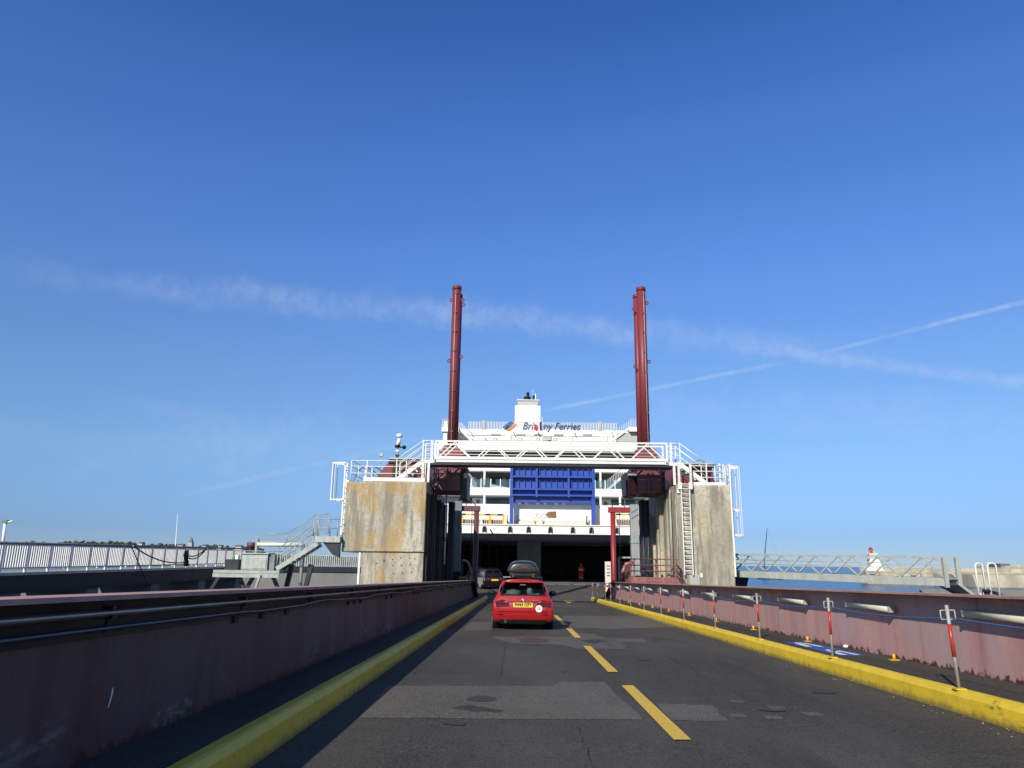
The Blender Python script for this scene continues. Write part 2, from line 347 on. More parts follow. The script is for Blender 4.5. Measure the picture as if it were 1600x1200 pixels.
# ------------------------------------------------------------------ mesh helpers
class MB:
    def __init__(s): s.v, s.f, s.sm = [], [], []
    def add(s, vs, fs, smooth=False):
        o = len(s.v); s.v += [tuple(p) for p in vs]
        for f in fs: s.f.append([o+i for i in f]); s.sm.append(smooth)
        return s
    def box(s, x0, x1, y0, y1, z0, z1):
        return s.add([(x0,y0,z0),(x1,y0,z0),(x1,y1,z0),(x0,y1,z0),(x0,y0,z1),(x1,y0,z1),(x1,y1,z1),(x0,y1,z1)],
                     [(0,3,2,1),(4,5,6,7),(0,1,5,4),(1,2,6,5),(2,3,7,6),(3,0,4,7)])
    def sbox(s, x0, x1, y0, y1, z0, z1):
        """box on the sloping deck: z measured from the deck"""
        a, b = SLOPE*y0, SLOPE*y1
        return s.add([(x0,y0,z0+a),(x1,y0,z0+a),(x1,y1,z0+b),(x0,y1,z0+b),(x0,y0,z1+a),(x1,y0,z1+a),(x1,y1,z1+b),(x0,y1,z1+b)],
                     [(0,3,2,1),(4,5,6,7),(0,1,5,4),(1,2,6,5),(2,3,7,6),(3,0,4,7)])
    def bar(s, p, q, w, h=None, up=(0, 0, 1)):
        p, q = Vector(p), Vector(q); h = h or w; d = (q-p).normalized(); u = Vector(up)
        if abs(d.dot(u)) > .98: u = Vector((0, 1, 0))
        x = d.cross(u).normalized(); u = x.cross(d)
        c = [(-w/2,-h/2),(w/2,-h/2),(w/2,h/2),(-w/2,h/2)]
        return s.add([p+x*a+u*b for a, b in c]+[q+x*a+u*b for a, b in c], [(0,1,2,3),(7,6,5,4),(0,4,5,1),(1,5,6,2),(2,6,7,3),(3,7,4,0)])
    def tube(s, pts, r, n=8, caps=True):
        pts = [Vector(p) for p in pts]; rs = r if isinstance(r, (list, tuple)) else [r]*len(pts)
        d0 = (pts[1]-pts[0]).normalized(); u = Vector((0,0,1)) if abs(d0.z) < .9 else Vector((0,1,0))
        vs, fs = [], []
        for i, p in enumerate(pts):
            d = (pts[min(i+1, len(pts)-1)]-pts[max(i-1, 0)]).normalized()
            x = d.cross(u).normalized(); u = x.cross(d)
            for k in range(n):
                a = 2*math.pi*k/n; vs.append(p+(x*math.cos(a)+u*math.sin(a))*rs[i])
        for i in range(len(pts)-1):
            for k in range(n):
                a, b = i*n+k, i*n+(k+1) % n; fs.append((a, b, b+n, a+n))
        s.add(vs, fs, True)
        if caps:
            o = len(s.v)-len(vs)
            s.f.append([o+k for k in range(n)][::-1]); s.sm.append(False)
            s.f.append([o+(len(pts)-1)*n+k for k in range(n)]); s.sm.append(False)
        return s
    def prism(s, poly, axis, a, b):
        """closed 2-D polygon swept along an axis: 'x' takes (y,z), 'y' takes (x,z), 'z' takes (x,y)"""
        n = len(poly)
        def P(q, t): return {'x': (t, q[0], q[1]), 'y': (q[0], t, q[1]), 'z': (q[0], q[1], t)}[axis]
        return s.add([P(q, a) for q in poly]+[P(q, b) for q in poly],
                     [tuple(range(n))[::-1], tuple(range(n, 2*n))]+[(i, (i+1) % n, n+(i+1) % n, n+i) for i in range(n)])
    def quad(s, pts, thick=0.): return s.add(pts, [tuple(range(len(pts)))])
    def ring(s, c, r, t, axis='y', n=14):
        c = Vector(c); pts = []
        for k in range(n+1):
            a = 2*math.pi*k/n; e = {'y': (math.cos(a), 0, math.sin(a)), 'x': (0, math.cos(a), math.sin(a)), 'z': (math.cos(a), math.sin(a), 0)}[axis]
            pts.append(c+Vector(e)*r)
        return s.tube(pts, t, 6, False)
    def blob(s, c, r, n=7, rings=5, jit=0.):
        c = Vector(c); r = (r, r, r) if isinstance(r, (int, float)) else r; vs, fs = [c+Vector((0,0,r[2]))], []
        for i in range(1, rings):
            t = math.pi*i/rings
            for k in range(n):
                a = 2*math.pi*(k+.5*(i % 2))/n; j = 1+random.uniform(-jit, jit)
                vs.append(c+Vector((r[0]*math.sin(t)*math.cos(a)*j, r[1]*math.sin(t)*math.sin(a)*j, r[2]*math.cos(t)*j)))
        vs.append(c-Vector((0,0,r[2])))
        for k in range(n): fs.append((0, 1+k, 1+(k+1) % n)); fs.append((len(vs)-1, 1+(rings-2)*n+(k+1) % n, 1+(rings-2)*n+k))
        for i in range(rings-2):
            for k in range(n):
                a, b = 1+i*n+k, 1+i*n+(k+1) % n; fs.append((a, a+n, b+n, b))
        return s.add(vs, fs, True)
    def build(s, name, mat, parent=None, label=None, cat=None, group=None, kind=None, bevel=0., smooth=None, subsurf=0):
        off = wloc(parent)
        me = bpy.data.meshes.new(name)
        me.from_pydata([tuple(Vector(p)-off) for p in s.v], [], s.f)
        for p, q in zip(me.polygons, s.sm): p.use_smooth = q if smooth is None else smooth
        bm = bmesh.new(); bm.from_mesh(me); bmesh.ops.recalc_face_normals(bm, faces=bm.faces); bm.to_mesh(me); bm.free()
        me.materials.append(M[mat] if isinstance(mat, str) else mat)
        o = bpy.data.objects.new(name, me); COL.objects.link(o)
        if parent: o.parent = parent
        tag(o, label, cat, group, kind)
        if bevel:
            b = o.modifiers.new('edge', 'BEVEL'); b.width = bevel; b.segments = 2; b.limit_method = 'ANGLE'; b.angle_limit = R(40)
        if subsurf:
            b = o.modifiers.new('round', 'SUBSURF'); b.levels = subsurf; b.render_levels = subsurf
        return o
def wloc(o):
    v = Vector((0, 0, 0))
    while o: v += o.location; o = o.parent
    return v
def tag(o, label=None, cat=None, group=None, kind=None):
    for k, v in (('label', label), ('category', cat), ('group', group), ('kind', kind)):
        if v: o[k] = v
    return o
def thing(name, label, cat, loc=(0, 0, 0), group=None):
    o = bpy.data.objects.new(name, None); COL.objects.link(o); o.location = loc; o.empty_display_size = .3
    return tag(o, label, cat, group)
def inst(src, parent, loc=(0, 0, 0), rz=0., scale=None):
    o = src.copy(); COL.objects.link(o); o.parent = parent; o.location = loc; o.rotation_euler = (0, 0, rz)
    if scale: o.scale = scale
    return o
def copy_tree(o, parent=None):
    c = o.copy(); COL.objects.link(c); c.parent = parent
    for ch in list(o.children): copy_tree(ch, c)
    return c
def text(name, s, mat, parent, size, loc, rot=(math.pi/2, 0, 0), shear=0., extrude=.005, align='CENTER', width=None, label=None, bold=0.):
    cu = bpy.data.curves.new(name, 'FONT'); cu.body = s; cu.size = size; cu.align_x = align; cu.align_y = 'CENTER'
    cu.shear = shear; cu.offset = bold; cu.extrude = extrude; cu.resolution_u = 3
    t = bpy.data.objects.new(name+'_src', cu); COL.objects.link(t)
    dg = bpy.context.evaluated_depsgraph_get(); me = bpy.data.meshes.new_from_object(t.evaluated_get(dg))
    bpy.data.objects.remove(t)
    if width:
        xs = [v.co.x for v in me.vertices]; k = width/(max(xs)-min(xs))
        for v in me.vertices: v.co.x *= k
    me.materials.clear(); me.materials.append(M[mat])
    o = bpy.data.objects.new(name, me); COL.objects.link(o); o.parent = parent
    o.location = Vector(loc)-wloc(parent); o.rotation_euler = rot
    if label: o['label'] = label
    return o

# ================================================================== SETTING
SEA = -3.6
MB().quad([(-9000,-300,SEA),(9000,-300,SEA),(9000,14000,SEA),(-9000,14000,SEA)]).build('sea', 'water', kind='structure')

# low wooded shore far away on the left
hill = MB(); prof = []
pts = [at(x, y, 900) for x, y in ((-160,860),(0,857),(120,856),(240,860),(330,866),(430,869),(540,873),(640,880))]
for i in range(len(pts)-1):
    a, b = pts[i], pts[i+1]
    hill.add([(a.x,880,SEA-.5),(b.x,880,SEA-.5),(b.x,930,b.z),(a.x,930,a.z),(b.x,1100,b.z+2),(a.x,1100,a.z+2),(b.x,1300,SEA-.5),(a.x,1300,SEA-.5)],
             [(0,1,2,3),(3,2,4,5),(5,4,6,7)], True)
hill.build('hill', 'foliage', kind='structure')
wood = MB()
for k in range(300):
    t = random.random(); x = -150+t*560+random.uniform(-5, 5)
    Y = random.uniform(900, 960)
    top = 844.2+max(0, x-180)*.045+random.uniform(-1.2, 3.0)+1.3*math.sin(x*.09)+1.0*math.sin(x*.031)
    c = at(x, top+2.2, Y); r = random.uniform(2.2, 5.0)
    for j in range(5):
        rr = r*random.uniform(.35, .6)
        wood.blob((c.x+random.uniform(-r, r), Y+random.uniform(-2, 2), c.z-r*.5+random.uniform(-r, .3*r)), (rr, rr, rr*.8), 6, 4, .25)
    wood.blob((c.x, Y, c.z-2.2*r), (r*1.1, r, r*1.7), 6, 4, .25)
wood.build('far_woods', 'foliage', kind='stuff')
# far houses and a church spire among the trees
for i, (x, y0, w, hpx, lab) in enumerate([
        (219, 849, 6, 4, 'pale house among far trees left of the sail mast'), (281, 852, 9, 4, 'long pale house just left of the far church spire'),
        (318, 853, 7, 4, 'pale house just right of the far church spire'), (343, 853.5, 5, 3.2, 'small white house on the far shore above the stairs'),
        (372, 854, 10, 3.2, 'low pale far house with a slate roof beside the cabinet')]):
    a = at(x-w/2, y0+hpx, 880); b = at(x+w/2, y0, 880)
    h = thing('far_house', lab, 'house', (a.x, 880, a.z), 'houses on the far shore')
    MB().box(a.x, b.x, 880, 888, a.z-6, b.z).build('wall', 'plaster', h)
    MB().prism([(879.5, b.z), (888.5, b.z), (884, b.z+1.8)], 'x', a.x-.3, b.x+.3).build('roof', 'slate', h)
p = at(297, 858, 890); q = at(297, 838, 890)
ch = thing('church', 'distant church with a pointed spire above the far trees', 'church', (p.x, 890, p.z))
MB().box(p.x-2.6, p.x+2.6, 888, 893, p.z-4, p.z+7.4).build('tower', 'stone', ch)
MB().add([(p.x-2.4,888.2,p.z+7.4),(p.x+2.4,888.2,p.z+7.4),(p.x+2.4,892.8,p.z+7.4),(p.x-2.4,892.8,p.z+7.4),(p.x,890.5,q.z)],[(0,1,4),(1,2,4),(2,3,4),(3,0,4),(3,2,1,0)]).build('spire', 'slate', ch)

# ------------------------------------------------------------------ the linkspan deck
KL, KR = -2.056, 5.13
WL, WR = -2.848, 6.304
road = MB(); ys = [-25, 0, 10, 20, 30, 40, DECK_END]
for a, b in zip(ys, ys[1:]): road.sbox(KL-.15, KR+.15, a, b, -.6, 0)
road = road.build('road', 'asphalt', kind='structure')
def sheet(name, mat, poly, h, parent=road, label=None):
    MB().quad([(x, y, SLOPE*y+h) for x, y in poly]).build(name, mat, parent, label)
for (y0, y1) in ((7.46, 11.08), (12.6, 17.35), (19.7, 23.3), (25.0, 31.4)):
    if y0 < 12: n = 1
    sheet('lane_dash', 'line', [(1.48, y0), (1.645, y0+.01), (1.65, y1), (1.485, y1-.01)], .012)
def ragged(pxs, h, jit=.03, n=6, warp=True):
    P = [dk(x, y, 0) for x, y in pxs]; res = []
    for a, b in zip(P, P[1:]+P[:1]):
        for k in range(n):
            t = k/n; j = jit*(1 if k else .2)
            res.append((a.x+(b.x-a.x)*t+random.uniform(-j, j), a.y+(b.y-a.y)*t+random.uniform(-j, j)))
    return res
def patch(pxs, mat='patch', h=.004, jit=.02, n=6, name='asphalt_patch'):
    sheet(name, mat, ragged(pxs, h, jit, n), h)
patch([(560,1122),(604,1072),(868,1072),(874,1066),(945,1066),(1005,1125)])
patch([(1026,1100),(1112,1102),(1138,1127),(1050,1126)])
for q in ([(1139,1094.5),(1160,1095),(1166,1098),(1143,1098)], [(1195,1103),(1224,1104),(1232,1109),(1206,1109)], [(1139,1116),(1162,1116),(1167,1121),(1144,1121)],
          [(1192,1118),(1220,1119),(1226,1124),(1199,1124)], [(1248,1112.5),(1278,1114),(1290,1119),(1262,1119)]):
    patch(q, jit=.006, n=2)
patch([(768,996),(775,995),(890,995),(893,990),(930,990),(945,997),(1005,998.5),(1010,1004),(970,1003),(978,1014),(900,1014),(880,1008),(800,1006)])
patch([(722,985),(735,972),(770,972),(768,985)]); patch([(868,981),(880,962),(1040,964),(1060,980),(960,983)], h=.004)
patch([(729,1094),(748,1087),(775,1090),(772,1096),(745,1098)], 'tar', .008, .05, 4, 'tar_stain')
patch([(706,1107),(730,1102),(760,1107),(782,1110),(778,1114),(735,1112)], 'tar', .008, .06, 4, 'tar_stain')
patch([(806,998),(830,996),(860,1000),(852,1004),(820,1005)], 'redstain', .008, .06, 4, 'worn_spot')
patch([(906,1001),(935,999),(950,1003),(925,1006)], 'tar', .008, .06, 4, 'tar_stain')
for x, y in ((3.0, 9.2), (3.6, 6.4), (2.4, 14.5), (4.2, 10.7), (-.6, 8.1), (.4, 17.5), (3.4, 21), (.8, 12.6)):
    w = random.uniform(.05, .22); l = random.uniform(.04, .14)
    sheet('tar_stain', 'tar', [(x+w*math.cos(a)*random.uniform(.6, 1.2), y+l*math.sin(a)*random.uniform(.6, 1.2)) for a in [k*math.pi/4 for k in range(8)]], .008)
# hooked far marking
sheet('lane_arrow', 'line', [(3.15, 47.6), (3.42, 47.6), (3.42, 51.4), (3.9, 50.4), (3.9, 52.2), (3.15, 52.6)], .012)
gt = MB()
for k in range(200):
    y = 4.5+30*random.random()**1.7; x = KR-.03-abs(random.gauss(0, .16)); r = random.uniform(.003, .009)
    gt.blob((x, y, SLOPE*y+.012+r*.3), (r*1.3, r, r*.7), 5, 3, .3)
gt.build('grit', 'quay', kind='stuff', label='pale grit lying along the foot of the right yellow kerb', cat='grit')
for x0, y0, y1 in ((.62, 5.2, 8.4), (2.95, 9.5, 15.5), (-.25, 12, 17.5)):
    n_ = 14; lft, rgt = [], []
    for k in range(n_+1):
        y = y0+(y1-y0)*k/n_; x = x0+random.uniform(-.015, .015); w = random.uniform(.002, .006); lft.append((x-w, y)); rgt.append((x+w, y))
    sheet('tar_seam', 'tar', lft+rgt[::-1], .016)
# transverse deck joints: a steel strip
for y in (34.5, 46.0): sheet('joint_strip', 'dark_steel', [(KL+.05, y), (KR-.05, y), (KR-.05, y+.12), (KL+.05, y+.12)], .014)

def kerb(name, xi, xo, y0, y1, label):
    s = 1 if xo > xi else -1; mb = MB(); prof = [(0, -.1), (.005, .02), (.02, .19), (.055, .245), (.085, .255), (abs(xo-xi), .255), (abs(xo-xi), -.1)]
    ys = [y0+(y1-y0)*k/40 for k in range(41)]; n = len(prof); vs = []; fs = []
    for y in ys:
        for a, z in prof: vs.append((xi+s*(a+random.uniform(-.004, .004)), y, SLOPE*y+z+random.uniform(-.002, .002)))
    for i in range(40):
        for k in range(n): a, b = i*n+k, i*n+(k+1) % n; fs.append((a, b, b+n, a+n))
    fs += [tuple(range(n)), tuple(range(40*n, 41*n))]
    mb.add(vs, fs); return mb.build(name, 'kerb', kind='structure')
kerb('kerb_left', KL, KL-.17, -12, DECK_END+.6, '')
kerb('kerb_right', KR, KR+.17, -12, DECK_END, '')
wl = MB()
for a, b in zip([-12, 10, 25, 40], [10, 25, 40, 51]): wl.sbox(WL-.02, KL-.165, a, b, -.2, .25)
wl.build('walkway_left', 'walk', kind='structure')
wr = MB()
for a, b in zip([-12, 10, 25, 40], [10, 25, 40, DECK_END]): wr.sbox(KR+.165, WR+.02, a, b, -.2, .25)
wr = wr.build('walkway_right', 'walk', kind='structure')
# blue pedestrian markings on the walkway
def wsheet(name, mat, poly, h): MB().quad([(x, y, SLOPE*y+.25+h) for x, y in poly]).build(name, mat, wr)
wsheet('blue_marking', 'blue_mark', [(5.5, 13.2), (6.0, 13.3), (6.0, 16.1), (5.5, 16.0)], .004)
for yb in (13.35, 14.9):
    wsheet('white_figure', 'white_mark', [(5.55, yb), (5.68, yb), (5.68, yb+.5), (5.80, yb+.5), (5.80, yb), (5.90, yb), (5.86, yb+.75), (5.6, yb+.75)], .008)
    wsheet('white_figure', 'white_mark', [(5.73+.085*math.cos(k*math.pi/4), yb+.88+.085*math.sin(k*math.pi/4)) for k in range(8)], .008)
MB().blob(dk(1321, 1010, .31), (.05, .05, .035), 7, 4, .2).build('litter', 'white_rubber', label='crumpled white litter on the walkway by the blue marking', cat='litter')

# ------------------------------------------------------------------ side girders of the linkspan
def girder(name, side, y0, y1, label):
    s = side; X = WR if s > 0 else WL; fi = 6.024 if s > 0 else -2.568
    t = thing(name, label, 'wall', (X, 0, 0))
    web = MB(); yy = [y0, 10, 20, 30, 40, y1]; th = .05*s
    for a, b in zip(yy, yy[1:]): web.sbox(min(X, X+th), max(X, X+th), a, b, -1.6, 1.285)
    web.build('web_plate', 'wall' if s < 0 else 'wall_sunlit', t)
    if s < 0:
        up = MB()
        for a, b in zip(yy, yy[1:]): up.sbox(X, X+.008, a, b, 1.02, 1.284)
        up.build('flange_shade_strip', 'black', t)  # black strip painted as the deep shade under the overhanging flange
    fl = MB(); fo = X+.16*s if s > 0 else fi-.30; yt = y1-4.5
    yy = [y0, 8, 16, 24, 32, yt]
    for a, b in zip(yy, yy[1:]): fl.sbox(min(fi, fo), max(fi, fo), a, b+.0, 1.285, 1.315)
    fl.build('top_flange', 'flange', t)
    # sloping end plate of the girder
    ep = MB(); x0, x1 = min(fi, X+.04*s), max(fi, X+.04*s)
    a, b = yt, y1; pr = [(a, SLOPE*a+1.285), (b+.35, SLOPE*b+.15), (b+.5, SLOPE*b+.15), (a+.03, SLOPE*a+1.33)]
    ep.prism(pr, 'x', x0, x1); ep.build('end_plate', 'dark_steel' if s < 0 else 'maroon_dull', t)
    return t
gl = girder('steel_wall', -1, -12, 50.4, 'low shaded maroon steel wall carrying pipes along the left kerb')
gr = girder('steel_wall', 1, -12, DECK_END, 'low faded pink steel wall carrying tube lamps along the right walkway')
# the web stops under the sloping ends
# pipes on the left girder
def sline(x, z, y0, y1, n=2): return [(x, y0+(y1-y0)*k/n, SLOPE*(y0+(y1-y0)*k/n)+z) for k in range(n+1)]
MB().tube(sline(-2.70, 1.195, -10, 47, 8), .026, 10).build('conduit', 'pipe', gl)
cab = [(-2.72+.01*math.sin(y*2.1), y, SLOPE*y+1.095+(.0 if y < 8 else .018*math.sin(y*1.3)+.008*math.sin(y*3.1)+(y-8)*.0012)) for y in [-10+.7*k for k in range(82)]]
MB().tube(cab, .017, 8).build('cable', 'cable', gl)
c0 = MB(); c0.bar((WL+.03, 0, 1.19), (-2.66, 0, 1.19), .05, .04); c0.bar((-2.70, 0, 1.165), (-2.70, 0, 1.24), .045, .065); c0.bar((-2.69, -.01, 1.2), (-2.735, .03, 1.06), .012)
c0 = MB(); c0.box(WL+.01, -2.66, -.025, .025, 1.16, 1.175); c0.box(-2.735, -2.665, -.025, .025, 1.216, 1.24); c0.bar((-2.70, -.01, 1.17), (-2.735, .03, 1.07), .012)
clip = c0.build('pipe_clip', 'black', gl); clip.location = (0, 5.05, SLOPE*5.05)
for k in range(1, 17): y = 5.05+2.45*k; inst(clip, gl, (0, y, SLOPE*y))
# rust brackets below the cable
st0 = MB().box(WL+.0, WL+.03, -.05, .05, .985, 1.05).build('bracket', 'dark_rib', gl); st0.location = (0, 7.7, SLOPE*7.7)
for y in (8.5, 9.4, 12.8, 13.3, 13.8, 16.5, 17.2, 21.0, 21.8, 25, 28.4, 29.1, 33, 37): inst(st0, gl, (0, y, SLOPE*y))
cm_ = wx(174, 1088, WL+.004)
MB().quad([(WL+.004, cm_.y+dy, cm_.z+dz_) for dy, dz_ in ((-.03, -.07), (-.012, -.07), (.008, -.01), (.02, .02), (.012, .06), (-.004, .05), (-.012, .0))]).build('chalk_mark', 'stripe', gl)
# tube lamps on the right girder
lam = MB(); lam.tube([(6.20, -.80, 1.05), (6.20, .80, 1.05)], .052, 12); lamp = lam.build('tube_lamp', 'lamp', gr)
bk = MB().box(6.235, WR, -.72, .72, 1.03, 1.10); bk.box(6.15, 6.25, -.83, -.801, 1.0, 1.10); bk.box(6.15, 6.25, .801, .83, 1.0, 1.10); bk.build('lamp_back', 'galv', lamp)
Y0 = 10.0-.0
lamp.location = (0, 13.55, SLOPE*13.55)
lamp.location = Vector((0, 13.55, SLOPE*13.55))
for k in [-1]+list(range(1, 10)):
    y = 13.55+3.72*k; c = copy_tree(lamp, gr); c.location = (0, y, SLOPE*y)
lc = MB().tube([(WR-.015, 11.6, 1.27), (WR-.03, 11.45, 1.2), (WR-.02, 11.35, 1.12)], .008, 6)
# ------------------------------------------------------------------ barrier posts, rope and anchor stubs
ordn = ['nearest', 'second nearest', 'third nearest', 'fourth nearest', 'fifth nearest', 'sixth nearest', 'seventh nearest', 'eighth nearest', 'ninth nearest', 'tenth nearest', 'third farthest', 'second farthest', 'farthest']
def make_post():
    t = thing('barrier_post', '', 'post', (0, 0, 0), 'striped barrier posts along the right kerb')
    MB().tube([(0,0,0),(0,0,.95)], .0205, 10).build('tube', 'post_grey', t)
    MB().tube([(0,0,.36),(0,0,.735)], .0222, 10).build('red_band', 'red_band', t)
    MB().box(-.06, .06, -.05, .05, 0, .012).build('base_plate', 'kerb', t)
    for s in (-1, 1):
        MB().tube([(s*.02,0,.785),(s*.08,0,.785),(s*.085,0,.79),(s*.085,0,.885),(s*.08,0,.89),(s*.02,0,.89)], .008, 6).build('handle', 'post_grey', t)
    return t
post_pos = [(5.215, 9.27), (5.215, 12.85), (5.215, 16.6), (5.215, 20.25), (5.215, 24.0), (5.215, 27.75), (5.215, 31.45), (5.215, 35.1), (5.215, 38.8), (5.215, 42.5), (5.5, 47.6), (5.42, 51.3), (5.22, 52.9)]
p0 = make_post(); posts = []
for i, (x, y) in enumerate(post_pos):
    t = p0 if i == 0 else copy_tree(p0); t.location = (x, y, SLOPE*y+.255)
    t['label'] = ordn[i]+' to the camera of the red and grey posts on the yellow kerb' if 'near' in ordn[i] else ordn[i]+' from the camera of the red and grey posts on the yellow kerb'
    t.rotation_euler = (R(random.uniform(-1, 1)), R(random.uniform(-1.2, 1.2)+(-.6 if i == 0 else 0)), random.uniform(-.25, .25)); posts.append(t)
rp = [Vector((5.215, 4.6, SLOPE*4.6+1.06))]
for x, y in post_pos: rp.append(Vector((x+.02, y, SLOPE*y+.255+.80)))
pts = []
for a, b in zip(rp, rp[1:]):
    for k in range(8): t = k/8; q = a.lerp(b, t); q.z -= .05*4*t*(1-t); pts.append(q)
pts.append(rp[-1])
MB().tube(pts, .009, 6).build('rope', 'rope', label='thin blue rope strung between the red and grey posts', cat='rope')
pts = []
for a, b in zip(rp, rp[1:]):
    for k in range(6): t = k/6; q = a.lerp(b, t); q.z -= .46+.04*4*t*(1-t); pts.append(q)
def make_stub():
    t = thing('anchor_stub', '', 'anchor', (0, 0, 0), 'yellow anchor stubs along the pink wall')
    MB().tube([(0,0,.008),(0,0,.10)], .024, 10).build('socket', 'yellow_pole', t)
    MB().box(-.07, .07, -.05, .05, 0, .012).build('foot_plate', 'yellow_pole', t); return t
s0 = make_stub()
for i in range(9):
    y = 12.6+3.65*i; t = s0 if i == 0 else copy_tree(s0); t.location = (6.1, y, SLOPE*y+.25)
    t['label'] = (['nearest', 'second nearest', 'third nearest', 'fourth nearest', 'fifth nearest', 'sixth nearest', 'seventh nearest', 'eighth nearest', 'ninth nearest'][i])+' yellow anchor stub on the walkway beside the pink wall'

# ------------------------------------------------------------------ concrete piers
def stairs(mb_s, mb_t, a, b, width, n, axis='y'):
    pass
lt = thing('concrete_pier', 'wide lichen stained concrete pier with overhanging head left of the ramp', 'pier', (-6.8, 38, SEA), )
up_ = MB().prism([(-8.93, 1.86), (-4.74, 1.95), (-4.74, 5.45), (-8.90, 5.40)], 'y', 38, 48)
up_.build('pier_head', 'concrete', lt, bevel=.06)
MB().box(-7.9, -4.76, 38.06, 47.9, SEA-.5, 1.955).build('pier_shaft', 'concrete', lt, bevel=.04)
MB().box(-8.05, -4.735, 37.95, 38.3, 1.90, 2.0).build('cast_ledge', 'concrete', lt, bevel=.03)
for x_, y_ in ((614, 874), (626, 872), (640, 872), (614, 884), (627, 883), (641, 882), (648, 873), (615, 896), (629, 895), (643, 894), (600, 876), (588, 880)):
    q = at(x_, y_, 38.05); MB().tube([(q.x, 38.04, q.z), (q.x, 38.058, q.z)], .03, 8).build('tie_hole', 'black', lt)
for k, (y0, w, d) in enumerate([(38.3, .5, .10), (39.6, .35, .22), (41.0, .6, .16), (42.8, .35, .28), (44.3, .6, .2), (46.2, .5, .3)]):
    MB().box(-4.745, -4.74+d, y0, y0+w, SEA, 4.9).build('timber_fender', 'dark_rib', lt)
rtw = thing('concrete_pier', 'narrow streaked concrete pier with ladders right of the ramp', 'pier', (9.5, 38, SEA))
rp_ = MB().prism([(8.14, 38), (10.92, 38), (11.02, 48), (8.04, 48)], 'z', SEA-.5, 5.47); rp_.build('pier_body', 'concrete2', rtw, bevel=.08)
for k, (y0, w, d, zt) in enumerate([(38.2, .5, .06, 5.0), (39.3, .25, .16, 4.9), (40.3, .5, .12, 4.9), (41.6, .3, .26, 4.7), (42.7, .5, .2, 4.7), (44.0, .3, .34, 4.2), (45.1, .5, .28, 4.4), (46.5, .35, .4, 4.6)]):
    MB().box(8.16-d, 8.20, y0, y0+w, SEA, zt).build('concrete_rib', 'concrete2', rtw, bevel=.02)
MB().tube([(8.02, 39.1, 5.3), (8.02, 39.1, .5)], .04, 8).build('drain_pipe', 'galv', rtw)
MB().box(10.96, 11.42, 40.0, 40.6, SEA, 4.95).build('timber_fender', 'dark_rib', rtw)
p = at(1096, 899, 37.98)
MB().box(p.x-.06, p.x+.06, 37.96, 38.0, p.z-.1, p.z+.1).build('small_plate', 'white', rtw)
p = at(1060, 767, 37.98)
MB().box(p.x-.08, p.x+.08, 37.9, 38.0, p.z-.12, p.z+.12).build('junction_box', 'white', rtw)
MB().box(8.6, 9.1, 37.9, 37.998, SEA, .95).build('base_panel', 'ship_grey', rtw)
MB().tube([(-7.98, 38.0, 1.85), (-8.0, 38.0, SEA)], .06, 8).build('drain_pipe', 'white', lt)

# ladders up the right pier
def ladder(parent, x0, x1, y, z0, z1, mat='white', step=.27, r=.02, rail=.05):
    for x in (x0, x1): MB().box(x-rail/2, x+rail/2, y-.03, y+.03, z0, z1).build('ladder_rail', mat, parent)
    n = int((z1-z0)/step); rg = MB().tube([(x0, y, z0+.2), (x1, y, z0+.2)], r, 6).build('rung', mat, parent)
    for k in range(1, n): inst(rg, parent, (0, 0, k*step))
def ladder_y(parent, x, y0, y1, z0, z1, mat='white', step=.27, r=.018, rail=.05):
    for y in (y0, y1): MB().box(x-rail/2, x+rail/2, y-.02, y+.02, z0, z1).build('ladder_rail', mat, parent)
    n = int((z1-z0)/step); rg = MB().tube([(x, y0, z0+.2), (x, y1, z0+.2)], r, 6).build('rung', mat, parent)
    for k in range(1, n): inst(rg, parent, (0, 0, k*step))
l1 = thing('ladder', 'straight white ladder up the front face of the right concrete pier', 'ladder', (8.6, 37.8, .9))
ladder(l1, 8.33, 8.75, 37.75, .95, 5.55, step=.24)
for x in (8.27, 8.81): MB().box(x-.09, x+.09, 37.68, 38.0, 5.2, 5.5).build('ladder_bracket', 'white', l1)
for x in (8.24, 8.84): MB().box(x-.055, x+.055, 37.7, 37.82, 5.45, 6.5).build('hand_stanchion', 'board', l1)
l2 = thing('caged_ladder', 'white caged ladder up the outer side of the right concrete pier', 'ladder', (11.2, 38.5, .9))
ladder_y(l2, 11.02, 38.3, 38.75, .9, 6.6)
MB().box(10.86, 10.94, 37.9, 37.98, .9, 6.55).build('side_post', 'white', l2)
for zz in (2.95, 3.97+.25, 6.45):
    rg = MB()
    pts = [(11.02+.55*math.sin(math.pi*k/8), 38.52-.36*math.cos(math.pi*k/8), zz) for k in range(9)]
    for a, b in zip(pts, pts[1:]): rg.bar(a, b, .012, .09)
    rg.build('cage_hoop', 'white', l2)
for k in (2, 3, 4, 5, 6, 7):
    x = 11.02+.55*math.sin(math.pi*k/8); y = 38.52-.36*math.cos(math.pi*k/8)
    MB().box(x-.012, x+.012, y-.025, y+.025, 2.9, 6.5).build('cage_strap', 'white', l2)
for zz in (1.4, 2.6, 3.8, 5.0): MB().box(10.93, 11.02, 38.28, 38.33, zz, zz+.05).build('wall_bracket', 'white', l2)
l3 = thing('caged_ladder', 'white caged ladder up the outer side of the left concrete pier', 'ladder', (-9.2, 38.4, 2.4))
ladder_y(l3, -9.05, 38.15, 38.6, 2.5, 6.45, rail=.07)
for zz in (4.5, 5.2, 6.4):
    rg = MB(); pts = [(-9.05-.72*math.sin(math.pi*k/8), 38.38-.36*math.cos(math.pi*k/8), zz) for k in range(9)]
    for a, b in zip(pts, pts[1:]): rg.bar(a, b, .012, .07)
    if zz != 5.2: rg.build('cage_hoop', 'white', l3)
